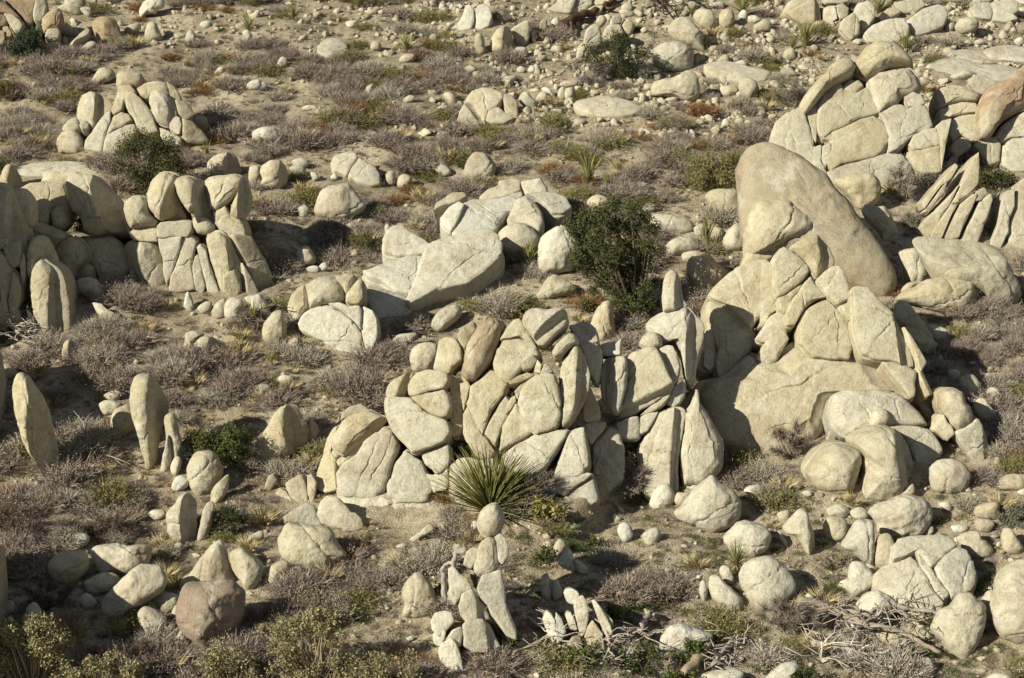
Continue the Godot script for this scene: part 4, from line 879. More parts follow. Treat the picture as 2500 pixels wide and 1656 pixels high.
	bl(30, "c", [70,28, 73,19, 82,13, 86,18, 88,25, 87,32, 80,38, 75,34], {"z": 0.1}); bl(30, "p", [86,5, 95,3, 101,8, 101,18, 95,26, 90,29, 88,18, 84,12]); bl(30, "p", [93,32, 99,25, 110,20, 120,18, 128,19, 132,26, 130,34, 122,40, 105,41, 97,39], {"z": 0.1}); bl(30, "c", [104,18, 112,10, 120,8, 125,12, 118,17, 108,23]); bl(30, "p", [136,16, 145,10, 158,6, 165,8, 167,16, 163,25, 150,31, 138,34, 132,27, 132,20]); bl(30, "p", [118,5, 128,2, 140,-2, 146,3, 147,7, 138,13, 130,14, 122,12]); bl(30, "c", [101,4, 108,-2, 118,-3, 116,5, 106,11], {"z": -0.2})
	bo(30, "c", "smooth yellowish egg boulder on the open stony slope", [175,24, 178,18, 185,16, 192,16, 196,20, 195,26, 189,30, 180,31, 176,28], {"facets": 1})
	oc("rock_outcrop", "grey veined pale ledge in the top right corner", 30, [205, 22], 42, 0, 0.1, true)
	bl(30, "p", [187,10, 195,4, 205,3, 208,10, 206,20, 198,20, 191,18]); bl(30, "p", [207,4, 222,0, 230,4, 231,12, 226,16, 230,20, 220,23, 207,21, 209,11]); bl(30, "p", [185,8, 190,2, 198,-3, 210,-3, 206,3, 196,5, 188,11], {"z": -0.1}); bl(30, "p", [212,-3, 226,-4, 240,-2, 240,8, 232,6, 224,0], {"z": -0.15})
	sn(30, [19,49, 22,45, 27,43, 30,46, 30,53, 24,55, 20,53], "c"); sn(30, [46,22, 50,19, 56,19, 56,24, 50,25], "w"); sn(30, [185,57, 195,53, 205,54, 212,58, 200,60, 188,60], "p"); sn(30, [4,21, 8,18, 14,18, 13,22, 7,23], "w"); sn(30, [82,38, 86,35, 91,37, 88,41], "w"); sn(30, [180,40, 186,36, 190,38, 186,42], "w"); sn(30, [156,50, 160,47, 164,49, 160,53], "w"); sn(30, [168,50, 172,48, 175,51, 171,54], "w"); sn(30, [170,70, 182,66, 194,66, 190,70, 176,72], "p", {"rec": 60}); sn(30, [38,54, 42,52, 46,54, 42,57]); sn(30, [192,38, 197,35, 202,38, 196,41]); sn(30, [228,37, 234,33, 238,38, 232,42], "w")
	for f in [[30, "broad flat bedrock sheet below the stony right slope", [150,60, 172,54, 198,60, 225,62, 240,70, 214,75, 182,73, 156,67]], [30, "thin pale bedrock sheet above the leaning brown boulder", [160,50, 180,46, 205,48, 222,53, 205,57, 178,56]], [30, "pale bedrock sheet at the right edge of the stony slope", [200,46, 220,42, 242,46, 242,56, 222,55, 206,52]], [0, "long pale bedrock sheet behind the cream domes", [8,155, 30,149, 56,147, 84,149, 98,154, 70,159, 30,160]], [20, "pale bedrock sheet under the stony slope's pebbles", [178,60, 196,56, 218,62, 236,66, 230,74, 206,74, 186,70]], [10, "low bedrock sheet among pebbles near compact yucca", [58,42, 66,36, 76,36, 84,42, 80,50, 66,52, 58,48]], [20, "worn bedrock sheet left of the slipper shaped boulder", [60,94, 84,88, 108,92, 122,100, 100,106, 72,104]]]:
		bo(f[0], "p", f[1], f[2], {"rec": 74, "k1": 0.10, "k2": 0.3, "e": 3.0, "facets": 2, "in": 0.0, "rough": 0.6})
	# upper right outcrop
	oc("rock_outcrop", "high jointed outcrop with a long curved cap stone", 30, [75, 180], 40, 0, 0.9)
	bl(30, "t", [86,55, 93,45, 102,40, 112,40, 122,43, 130,50, 135,56, 136,61, 125,60, 115,62, 105,67, 95,69, 86,64, 83,58], {"k1": 0.55, "e": 2.4, "z": 0.1, "name": "cap_stone", "facets": 2})
	bl(30, "t", [34,96, 38,88, 48,76, 57,69, 60,62, 68,56, 75,54, 81,56, 84,62, 81,68, 73,74, 65,78, 56,86, 50,93, 44,99, 38,105, 34,101], {"k1": 0.3, "e": 2.3, "z": 0.25, "facets": 2})
	bl(30, "c", [10,120, 14,112, 22,105, 32,101, 38,107, 42,118, 45,128, 46,135, 50,145, 57,154, 40,150, 25,142, 12,138, 9,128], {"k1": 0.36})
	bl(30, "c", [39,106, 45,99, 51,94, 52,104, 49,118, 48,132, 45,128, 42,116], {"z": -0.1})
	bl(30, "t", [52,95, 56,88, 64,80, 71,77, 72,83, 85,86, 93,81, 97,84, 100,94, 104,104, 95,107, 85,110, 75,116, 62,122, 55,128, 50,122, 50,110], {"k1": 0.3, "stain": 0.9})
	bl(30, "p", [96,75, 105,68, 115,65, 127,62, 134,63, 140,70, 143,80, 138,86, 130,88, 124,90, 122,96, 113,98, 105,104, 101,93, 97,84], {"k1": 0.42, "e": 2.7})
	bl(30, "t", [53,128, 62,122, 75,116, 88,110, 100,107, 108,112, 113,122, 113,130, 108,138, 100,144, 85,147, 72,150, 62,157, 57,147, 62,138, 60,130], {"k1": 0.3})
	bl(30, "p", [106,105, 115,99, 123,96, 132,100, 140,96, 147,98, 150,105, 153,115, 150,120, 140,122, 132,128, 120,138, 114,140, 114,125, 110,113], {"k1": 0.34})
	bl(30, "p", [128,90, 136,86, 143,89, 146,96, 140,99, 132,98]); bl(30, "c", [72,79, 80,73, 88,73, 92,78, 85,85, 73,84], {"e": 2.4, "z": 0.1})
	bl(30, "c", [136,125, 145,120, 155,119, 160,127, 160,133, 148,136, 136,137, 132,132]); bl(30, "c", [132,138, 146,137, 160,134, 161,145, 160,158, 145,159, 134,152])
	bl(30, "t", [156,117, 162,112, 170,110, 167,125, 164,140, 161,156, 160,140, 160,127], {"z": 0.1}); bl(30, "c", [54,135, 61,132, 62,142, 57,153, 53,146], {"z": 0.05})
	bl(30, "p", [58,158, 75,151, 95,146, 112,141, 125,142, 134,152, 130,164, 110,170, 85,174, 62,170], {"k1": 0.3})
	bl(30, "p", [45,136, 53,134, 52,146, 57,156, 62,168, 52,166, 44,152], {"z": 0.0})
	bo(30, "t", "round boulder with a dark underside wedged above the huge leaning slab", [67,163, 75,159, 88,157, 98,156, 104,162, 107,173, 105,182, 96,187, 88,190, 82,181, 74,173, 69,168], {"k1": 0.5})
	oc("rock_outcrop", "right edge outcrop with a big leaning brown boulder", 30, [205, 160], 34, 0, 0.6)
	bl(30, "c", [157,84, 163,80, 172,78, 182,80, 190,85, 196,89, 192,94, 180,93, 168,96, 160,100, 156,92], {"e": 2.6, "k1": 0.45}); bl(30, "c", [160,101, 168,97, 180,94, 192,95, 195,103, 185,104, 170,107, 160,113])
	bl(30, "p", [186,78, 190,70, 200,70, 212,76, 208,82, 198,87, 192,85])
	bl(30, "o", [194,105, 197,95, 202,85, 212,77, 222,71, 230,65, 242,60, 243,94, 228,102, 218,108, 212,115, 208,122, 202,127, 196,126, 193,117], {"k1": 0.45, "e": 2.5, "z": 0.35})
	bl(30, "t", [170,110, 180,106, 193,105, 194,118, 196,127, 190,132, 185,127, 178,124, 172,130, 169,124]); bl(30, "c", [210,126, 215,116, 225,108, 242,100, 242,125, 225,126, 217,129])
	bl(30, "t", [172,130, 178,126, 185,128, 188,134, 180,140, 174,145, 170,138], {"z": 0.1}); bl(30, "c", [190,133, 200,127, 210,126, 215,132, 214,147, 205,150, 198,142], {"k1": 0.5}); bl(30, "p", [217,133, 225,127, 242,125, 242,156, 225,157, 216,150])
	bl(30, "t", [162,159, 167,147, 172,142, 177,141, 175,150, 172,160], {"z": 0.0})
	oc("rock_outcrop", "fan of steep pale blades behind the big right boulder", 31, [145,70, 180,76, 240,86], 24, 0, 0.5, false, 1.1)
	bl(31, "c", [141,60, 150,48, 160,38, 172,26, 175,22, 168,38, 160,50, 154,62, 150,66, 144,65]); bl(31, "c", [152,66, 158,54, 168,40, 176,25, 182,10, 188,0, 193,-6, 194,6, 193,20, 186,28, 178,34, 172,44, 166,54, 162,66], {"z": 0.1, "k1": 0.4}); bl(31, "c", [163,67, 168,55, 178,38, 188,30, 192,30, 188,42, 182,54, 177,66, 170,68], {"z": 0.05, "k1": 0.45}); bl(31, "c", [146,43, 152,35, 160,24, 165,18, 164,26, 156,36, 149,44], {"z": 0.1})
	bl(31, "c", [145,34, 152,26, 160,16, 168,8, 172,2, 175,4, 170,14, 160,22, 152,32, 147,40], {"z": -0.05})
	bl(31, "p", [178,70, 184,58, 190,45, 195,36, 204,30, 206,34, 202,50, 198,60, 193,73, 185,73], {"z": 0.1, "k1": 0.5}); bl(31, "p", [204,76, 212,55, 214,40, 218,28, 226,26, 226,40, 222,52, 221,62, 214,76], {"z": 0.0}); bl(31, "c", [222,60, 226,42, 230,22, 242,18, 242,82, 226,86, 215,80, 222,70]); bl(31, "c", [192,26, 200,22, 203,27, 196,34, 191,34], {"z": 0.1})
	# huge leaning slab and its company
	bo(31, "h", "huge smooth leaning slab, the largest single rock", [-22,15, -17,-4, -4,-16, 11,-14, 37,-2, 59,15, 74,33, 92,55, 107,78, 117,96, 119,111, 113,122, 96,121, 81,112, 67,100, 50,90, 25,85, 0,82, -16,66, -21,40], {"a": [60, 135], "rec": 32, "d1": 0.75, "d2": 1.3, "e": 2.7, "facets": 3, "in": 0.6, "stain": 0.7})
	bo(31, "t", "overhanging nose shaped boulder on the huge leaning slab", [-13,60, -10,46, -3,37, 8,34, 22,34, 34,41, 42,47, 46,54, 44,61, 34,67, 24,71, 16,77, 6,88, -6,94, -14,80], {"a": [15, 128], "rec": 20, "e": 2.5, "k1": 0.5, "cuts": [[30, -55, 0.62]], "hard": 1.0, "facets": 0, "shrink": 1.08})
	bo(31, "t", "tan wedge under the nose shaped boulder", [-20,96, -14,80, -4,78, 8,78, 14,80, 6,88, -6,98, -16,100], {"a": [0, 130], "rec": 20})
	bo(21, "t", "rounded tan boulder at the huge slab's left base", [179,29, 184,24, 195,23, 206,24, 210,35, 214,46, 205,50, 193,47, 183,39])
	bo(21, "p", "pale upright boulder below the rounded tan one", [194,70, 199,60, 205,55, 212,58, 216,68, 214,76, 207,79, 196,78])
	sn2("small pale rock beside the tall narrow yucca", "small rocks beside the narrow yucca")
	sn(21, [203,53, 207,47, 212,49, 215,57, 208,59], "t"); sn(21, [183,60, 188,57, 194,59, 197,65, 192,70, 184,69]); sn(21, [168,58, 173,54, 178,56, 177,64, 170,65])
	bo(21, "t", "small tan rock at the cracked face's upper left corner", [204,97, 206,90, 215,87, 215,94, 208,100])
	bo(31, "c", "angular block jammed against the huge slab's right side", [91,43, 96,37, 104,39, 110,38, 116,44, 121,55, 124,62, 118,66, 111,70, 105,62, 97,53], {"e": 3.2, "a": [112, 84], "cuts": [[50, -20, 0.5]]})
	bo(31, "t", "big wedge boulder with a flat sloping top at right", [138,71, 143,67, 155,67, 175,70, 195,72, 210,77, 219,83, 224,95, 230,108, 233,118, 228,128, 215,131, 205,130, 200,118, 185,112, 170,110, 157,106, 150,95, 143,82], {"cuts": [[5, 55, 0.45]], "hard": 0.95, "k1": 0.42})
	bo(31, "p", "two toned boulder between leaning slab and wedge boulder", [124,80, 132,77, 139,77, 145,86, 151,95, 150,104, 143,109, 133,110, 129,100, 126,90])
	bo(31, "t", "low whale shaped boulder in front of the wedge boulder", [122,122, 130,115, 138,111, 150,104, 165,102, 180,101, 194,103, 199,108, 197,116, 190,126, 185,132, 175,135, 160,135, 148,131, 138,127, 130,125], {"k1": 0.42, "cuts": [[60, 0, 0.7]]})
	bo(31, "t", "thin ledge tucked left of the low whale shaped boulder", [123,119, 130,109, 138,107, 145,107, 137,112, 130,119], {"rec": 40})
	# cracked right formation
	oc("rock_outcrop", "great right hand dome of cracked tan blocks on smooth bedrock", 32, [-62,116, -20,120, 20,121, 62,122, 138,134, 162,130], 36, 4, 0.9)
	bl(32, "c", [-52,50, -30,45, -15,32, -5,30, 8,30, 20,22, 30,16, 60,12, 85,22, 105,30, 113,45, 118,55, 127,62, 100,62, 75,64, 64,72, 62,84, 55,96, 45,110, 25,117, 5,120, -20,117, -35,108, -45,94, -50,75, -58,62], {"name": "bedrock", "z": -0.15, "d1": 0.45, "e": 3.6, "facets": 3, "d2": 1.4, "crack": 0.05})
	bl(21, "t", [188,112, 197,103, 208,95, 220,90, 232,89, 236,93, 236,110, 235,125, 230,135, 222,145, 218,150, 213,146, 205,136, 196,128, 186,124, 182,120], {"z": 0.15, "k1": 0.3})
	bl(21, "t", [180,128, 185,122, 195,129, 205,138, 213,149, 215,156, 205,166, 196,172, 188,168, 184,155, 180,142], {"z": 0.05, "k1": 0.35})
	bl(22, "c", [190,8, 205,2, 218,2, 224,7, 222,16, 215,26, 206,36, 200,46, 190,48, 186,35, 190,20], {"z": -0.05})
	bl(31, "t", [8,91, 12,83, 18,78, 25,81, 32,87, 39,93, 41,100, 36,106, 28,113, 20,119, 13,122, 10,115, 9,103], {"z": 0.25, "k1": 0.34})
	bl(31, "t", [26,77, 32,72, 42,67, 50,66, 56,72, 62,80, 65,90, 60,95, 54,99, 49,104, 44,98, 38,89, 31,82], {"z": 0.1, "k1": 0.45, "e": 2.6, "cuts": [[50, 0, 0.4]]})
	bl(31, "t", [42,105, 48,112, 54,117, 58,122, 48,124, 40,130, 34,138, 29,147, 22,147, 20,138, 24,128, 31,119, 37,110], {"z": 0.25, "k1": 0.34})
	bl(31, "t", [49,107, 55,100, 62,95, 68,94, 73,101, 77,112, 78,124, 72,126, 67,129, 60,122, 54,115], {"z": 0.2, "k1": 0.34})
	bl(31, "t", [13,124, 20,121, 28,115, 36,109, 34,114, 27,124, 22,134, 19,138, 15,134], {"z": 0.2})
	bl(31, "t", [34,146, 40,134, 48,129, 59,125, 67,132, 73,140, 78,152, 80,168, 77,178, 60,178, 45,176, 34,164], {"z": 0.2, "k1": 0.3})
	bl(31, "t", [69,130, 75,128, 79,126, 80,142, 77,144, 73,138], {"z": 0.1})
	bl(31, "t", [81,117, 86,113, 94,114, 101,122, 110,131, 118,137, 122,147, 127,158, 132,168, 135,181, 128,182, 115,179, 100,177, 90,173, 86,163, 83,150, 82,135], {"z": 0.3, "k1": 0.36, "cuts": [[55, 0, 0.65]], "hard": 1.0})
	bl(32, "t", [108,33, 118,32, 130,36, 138,42, 137,52, 136,64, 132,66, 125,56, 115,44], {"z": 0.15, "k1": 0.4})
	bl(32, "t", [136,34, 142,40, 146,52, 150,62, 146,64, 140,52], {"z": 0.0, "yaw": 25}); bl(31, "t", [124,150, 130,158, 138,170, 144,182, 140,190, 136,178, 130,165], {"z": 0.1, "yaw": 30})
	bl(31, "c", [0,150, 6,140, 14,136, 19,140, 21,150, 21,157, 12,160, 0,163, -6,160], {"z": 0.35, "k1": 0.4}); bl(32, "c", [-3,24, 3,14, 12,9, 20,7, 23,12, 18,22, 12,32, 6,35, -2,33, -6,30], {"z": 0.35, "k1": 0.4})
	bl(31, "t", [-5,150, 0,140, 6,128, 12,124, 14,133, 6,139, 0,149], {"z": 0.1}); bl(31, "t", [0,92, 6,92, 8,105, 8,118, 11,126, 4,136, -2,146, -4,130, -3,110], {"z": 0.1})
	bl(22, "c", [207,38, 211,30, 216,26, 222,29, 228,38, 231,44, 229,50, 220,54, 211,53], {"z": 0.35, "e": 2.3, "k1": 0.5})
	bl(22, "t", [168,38, 172,20, 178,5, 183,4, 186,16, 188,28, 189,36, 184,41, 176,43], {"z": 0.0, "k1": 0.45}); bl(22, "p", [176,24, 182,20, 186,28, 187,36, 180,41, 175,37], {"z": 0.15})
	bl(32, "p", [62,73, 65,63, 75,58, 90,58, 105,58, 118,60, 130,68, 140,78, 147,88, 135,90, 120,90, 110,95, 90,99, 75,98, 66,90, 61,80], {"z": 0.3, "k1": 0.36, "e": 2.6})
	bl(32, "c", [97,84, 100,76, 107,73, 113,76, 116,83, 114,89, 107,91, 100,93, 96,90], {"z": 0.75, "e": 2.2, "k1": 0.5})
	bl(32, "p", [114,92, 125,91, 140,91, 150,94, 158,103, 162,112, 156,120, 148,127, 138,132, 135,118, 128,102], {"z": 0.3})
	bl(32, "c", [57,102, 62,92, 66,93, 66,104, 62,110, 56,109], {"z": 0.3})
	bo(31, "t", "leaning slab stone with a dark lower half at the dome's right edge", [120,130, 123,125, 128,124, 134,128, 140,137, 147,146, 153,155, 156,163, 154,172, 145,170, 138,162, 130,152, 122,142], {"rec": 30, "k1": 0.35})
	bo(32, "t", "shaded rock under the leaning slab stone", [130,0, 140,3, 150,10, 157,16, 150,26, 140,22, 132,12], {"yaw": 30})
	bo(32, "p", "flat white rock partly in shade beyond the leaning slab stone", [150,-2, 163,1, 176,8, 172,16, 160,16, 152,10], {"rec": 40})
	oc("rock_outcrop", "split pale boulder, two halves parted by a deep cleft", 32, [85, 152], 18, 0, 0.5)
	bl(32, "c", [40,131, 46,120, 55,111, 66,106, 76,107, 87,111, 88,120, 85,132, 81,145, 78,152, 68,152, 56,149, 46,142], {"e": 2.4, "d1": 0.7, "facets": 1, "shrink": 1.06}); bl(32, "c", [84,104, 93,97, 104,92, 112,92, 120,94, 129,103, 134,113, 136,126, 133,140, 125,151, 114,160, 100,160, 86,155, 88,140, 91,128, 90,115, 86,109], {"e": 2.25, "d1": 0.85, "facets": 0, "cuts": [[60, 10, 0.66]], "hard": 0.8, "shrink": 1.08})
	bo(32, "o", "small reddish stone left of the split boulder", [41,114, 45,110, 52,110, 53,114, 46,119, 41,118])
	bo(32, "c", "leaning rock chip left of the two lobed upright boulder", [139,66, 143,65, 150,68, 157,75, 160,82, 154,88, 146,82, 141,72])
	oc("rock_outcrop", "stack of two lobed upright boulders at the right of the dome", 32, [190, 124], 20)
	bl(32, "c", [159,60, 164,56, 172,55, 180,58, 183,66, 188,72, 190,80, 188,87, 182,92, 176,93, 170,88, 165,80, 160,72], {"e": 2.4, "k1": 0.5, "z": 0.1}); bl(32, "c", [157,82, 162,78, 166,85, 170,90, 172,96, 166,102, 160,97, 153,92]); bl(32, "p", [173,94, 183,89, 193,82, 198,88, 202,100, 205,113, 204,122, 195,124, 190,121, 182,110, 176,102], {"z": 0.1, "k1": 0.4, "cuts": [[55, 0, 0.55]]})
	bo(32, "c", "knobby boulder uphill of the two lobed stack", [179,47, 186,42, 192,44, 197,50, 196,58, 190,66, 183,64, 179,54])
	bo(32, "p", "white egg stone in scrub right of the two lobed stack", [203,58, 208,54, 214,56, 216,63, 213,69, 206,66])
	bo(32, "p", "half shaded rock behind the two lobed stack", [192,68, 199,63, 205,69, 211,77, 210,86, 200,84, 193,78])
	bo(32, "p", "shaded round boulder in the split boulder's shadow", [152,128, 160,120, 172,119, 183,124, 188,134, 183,146, 168,150, 155,146])
	sn2("small pale stone around the split boulder", "small stones around the split boulder")
	sn(32, [168,40, 176,38, 180,45, 172,50], "c"); sn(32, [160,25, 163,26, 164,34, 161,36], "c"); sn(32, [144,50, 147,45, 150,50, 150,59, 146,59], "c"); sn(32, [122,153, 130,146, 137,141, 137,151, 128,157], "c"); sn(32, [210,118, 214,117, 216,121, 211,124], "p"); sn(32, [231,148, 238,145, 238,152, 232,151], "w"); sn(32, [27,145, 31,141, 36,143, 33,147, 28,147], "w"); sn(32, [36,149, 42,147, 46,151, 40,153], "w")
	bo(32, "c", "low cream boulder at the right edge beside dry scrub", [213,141, 222,133, 240,134, 240,146, 225,147, 215,145])
	# lower right
	bo(33, "c", "leaning fin of cream rock uphill of dry grass", [20,20, 27,11, 33,5, 39,5, 43,13, 47,26, 48,37, 44,47, 40,44, 35,34, 28,28, 22,26], {"rec": 22, "cuts": [[60, 0, 0.5]]})
	sn2("small pale rock on the lower right sand", "small rocks of the lower right sand")
	sn(33, [14,8, 24,5, 26,12, 22,20, 16,15], "c"); sn(33, [80,6, 88,2, 95,5, 96,12, 88,14, 82,12]); sn(33, [146,29, 150,21, 154,20, 155,24, 149,30]); sn(33, [171,20, 178,18, 186,19, 184,25, 174,25], "w"); sn(33, [193,14, 203,13, 210,17, 205,25, 195,23], "c"); sn(33, [160,0, 168,-3, 172,3, 168,7], "w"); sn(33, [38,88, 41,81, 46,83, 50,90, 50,98, 44,102, 39,97], "w"); sn(33, [80,111, 85,102, 92,104, 93,110, 86,113], "w"); sn(33, [94,54, 100,55, 106,60, 104,64, 98,61], "c"); sn(33, [231,149, 238,142, 238,152, 233,153], "w"); sn(33, [15,24, 18,27, 23,34, 22,38, 17,32], "w"); sn(33, [140,110, 145,107, 148,110, 143,113], "p")
	bo(33, "c", "cream block split by a level crack above dry grass", [59,4, 66,0, 76,1, 79,6, 76,12, 66,11, 60,10])
	bo(33, "c", "rounded cream rock under the level crack", [56,20, 60,12, 70,11, 76,14, 78,22, 74,31, 66,33, 58,29])
	bo(33, "p", "tall pale wedge left of the upright oval stone", [72,37, 80,24, 86,15, 96,14, 101,16, 102,25, 102,38, 101,53, 96,55, 88,48, 82,43], {"cuts": [[65, 0, 0.6]]})
	bo(33, "c", "upright oval stone throwing a round shadow on pale slabs", [103,36, 105,30, 110,27, 116,28, 120,35, 119,43, 117,52, 112,58, 106,57, 102,52, 102,44], {"k1": 0.4, "e": 2.3, "facets": 1})
	bo(33, "p", "big grooved boulder directly below the split boulder", [98,7, 105,0, 114,-4, 128,-8, 140,-8, 150,-2, 153,8, 150,18, 142,28, 133,33, 124,34, 118,30, 110,28, 104,23, 103,16], {"rough": 1.5, "k1": 0.45})
	oc("rock_outcrop", "pale bedrock slabs cut by long straight joints", 33, [150, 112], 60, 0, 0.2)
	bl(33, "p", [103,64, 112,58, 122,55, 132,50, 138,55, 146,67, 152,80, 158,90, 162,96, 158,104, 150,109, 140,108, 130,102, 122,93, 112,84, 103,77, 102,70]); bl(33, "p", [118,43, 122,36, 133,33, 148,32, 160,30, 170,32, 175,40, 168,46, 158,55, 151,61, 143,52, 136,48, 125,54, 117,56]); bl(33, "p", [140,50, 148,56, 155,66, 163,80, 168,86, 162,92, 155,84, 148,70, 141,59]); bl(33, "p", [155,62, 165,50, 176,43, 184,45, 190,55, 193,65, 192,76, 188,81, 178,86, 170,88, 164,80, 158,70])
	bo(33, "w", "white angular slab with a pointed left corner", [80,54, 85,53, 94,57, 101,64, 101,70, 95,78, 86,84, 78,80, 69,75, 70,71, 77,67], {"rec": 40, "e": 4.0})
	bo(33, "w", "white angular block below the pointed slab", [86,89, 92,82, 101,78, 110,81, 119,87, 122,92, 117,99, 111,107, 104,110, 96,108, 91,101, 87,94], {"rec": 30, "e": 4.0})
	bo(33, "p", "large pale boulder with a folded flank above dead branches", [156,104, 160,95, 170,90, 178,81, 188,81, 194,86, 201,90, 202,100, 199,115, 193,128, 185,138, 178,139, 168,130, 160,120, 155,112], {"k1": 0.42, "rec": 28})
	bo(33, "p", "thin chip of rock left of the great round edge boulder", [199,86, 204,79, 210,78, 211,82, 207,92, 207,106, 204,101, 201,92], {"rec": 10})
	bo(33, "p", "great round pale boulder cut by the right edge", [207,96, 211,85, 212,72, 216,62, 224,54, 237,50, 250,52, 258,65, 262,85, 258,105, 248,118, 237,123, 225,123, 215,118, 210,108], {"k1": 0.45})
	bo(33, "c", "three sided cream rock with a green tuft at its foot", [177,30, 186,25, 195,24, 198,30, 205,36, 208,41, 204,48, 196,49, 186,45, 179,37], {"rec": 28})
	bo(33, "c", "hunched cream rock near the right edge above brown grass", [216,30, 219,22, 225,22, 232,32, 236,40, 228,45, 219,42])
	bo(33, "c", "square cream block beside the grey green shrub at right", [192,4, 199,0, 212,-2, 213,10, 208,13, 193,11], {"e": 3.4})
	bo(33, "c", "low rock crossed by a dead branch", [104,117, 110,112, 120,111, 130,115, 133,122, 126,129, 116,129, 108,124])
	bo(33, "c", "flat rock right of the one crossed by the dead branch", [135,116, 145,112, 156,116, 150,123, 138,121], {"rec": 45})
	bo(33, "p", "grey pebbly rock in dry twigs near the bottom edge", [140,143, 150,138, 156,146, 152,154, 140,153])
	bo(33, "w", "white knuckled rock at the bottom edge beside green weeds", [2,160, 10,150, 20,143, 30,143, 34,148, 28,153, 27,162, 12,164])
	bo(33, "w", "white rock tip at the bottom edge near right corner", [200,160, 210,153, 222,154, 228,160, 214,164])

# rocks left of the frame, whose shade falls into the lower left corner of the photograph
func rocks_outside():
	oc("rock_outcrop", "tall tan outcrop standing left of the frame", 3, [-80, 206], 8, 0, 1.0)
	bl(3, "t", [-22,210, -22,150, -26,85, -46,48, -80,38, -116,54, -140,90, -152,150, -150,212, -90,222], {"d1": 1.5, "d2": 2.2, "e": 3.0})
	oc("rock_outcrop", "broad tan outcrop behind the tall one left of the frame", 2, [-40, 122], 10, 0, 0.6)
	bl(2, "t", [-12,122, -10,70, -16,30, -34,8, -58,14, -72,60, -72,126, -36,132], {"d1": 0.9, "d2": 1.4, "e": 3.0})
	oc("rock_outcrop", "highest tan outcrop farther up left of the frame", 1, [-44, 168], 8, 0, 0.6)
	bl(1, "t", [-14,168, -14,100, -18,40, -28,-4, -46,-18, -66,0, -78,60, -80,170, -40,176], {"d1": 1.0, "d2": 1.6, "e": 3.0})

# ---------------------------------------------------------------- plants
class Geo:
	var v := PackedVector3Array()
	var c := PackedColorArray()
	func tri(a: Vector3, b: Vector3, d: Vector3, col: Color):
		v.append(a); v.append(b); v.append(d)
		c.append(col); c.append(col); c.append(col)
	func blade(a: Vector3, b: Vector3, w: float, side: Vector3, col: Color):
		tri(a - side * w, a + side * w, b, col)
	func leaf(p: Vector3, d: Vector3, side: Vector3, L: float, w: float, col: Color):
		var m := p + d * L * 0.5
		tri(p, m + side * w, p + d * L, col); tri(p, p + d * L, m - side * w, col)
	func tube(path: Array, radii: Array, sides: int, col: Color, r: RandomNumberGenerator):
		var rings := []
		for i in path.size():
			var t: Vector3 = (path[mini(i + 1, path.size() - 1)] - path[maxi(i - 1, 0)]).normalized()
			var u := t.cross(Vector3(0.3, 0.2, 0.93)).normalized()
			var w := t.cross(u)
			var ring := []
			for j in sides:
				var a := TAU * j / sides
				ring.append(path[i] + (u * cos(a) + w * sin(a)) * float(radii[i]) * r.randf_range(0.82, 1.18))
			rings.append(ring)
		for i in path.size() - 1:
			for j in sides:
				var k := (j + 1) % sides
				var cc := col * r.randf_range(0.82, 1.15)
				cc.a = 1.0
				tri(rings[i][j], rings[i][k], rings[i + 1][j], cc); tri(rings[i][k], rings[i + 1][k], rings[i + 1][j], cc)
		var e := path.size() - 1
		for j in sides:
			tri(rings[0][j], path[0], rings[0][(j + 1) % sides], col); tri(rings[e][j], rings[e][(j + 1) % sides], path[e], col)
	func mesh() -> ArrayMesh:
		var a := []; a.resize(Mesh.ARRAY_MAX)
		a[Mesh.ARRAY_VERTEX] = v; a[Mesh.ARRAY_COLOR] = c
		var st := SurfaceTool.new(); st.create_from_arrays(a); st.generate_normals()
		return st.commit()

func vary(c: Color, r: RandomNumberGenerator, k := 0.25) -> Color:
	var f := r.randf_range(1.0 - k, 1.0 + k)
	return Color(c.r * f * r.randf_range(0.95, 1.05), c.g * f, c.b * f * r.randf_range(0.93, 1.07))

func any_dir(r: RandomNumberGenerator, up := -1.0) -> Vector3:
	var y := r.randf_range(up, 1.0)
	var a := r.randf() * TAU
	var q := sqrt(maxf(0.0, 1.0 - y * y))
	return Vector3(cos(a) * q, y, sin(a) * q)

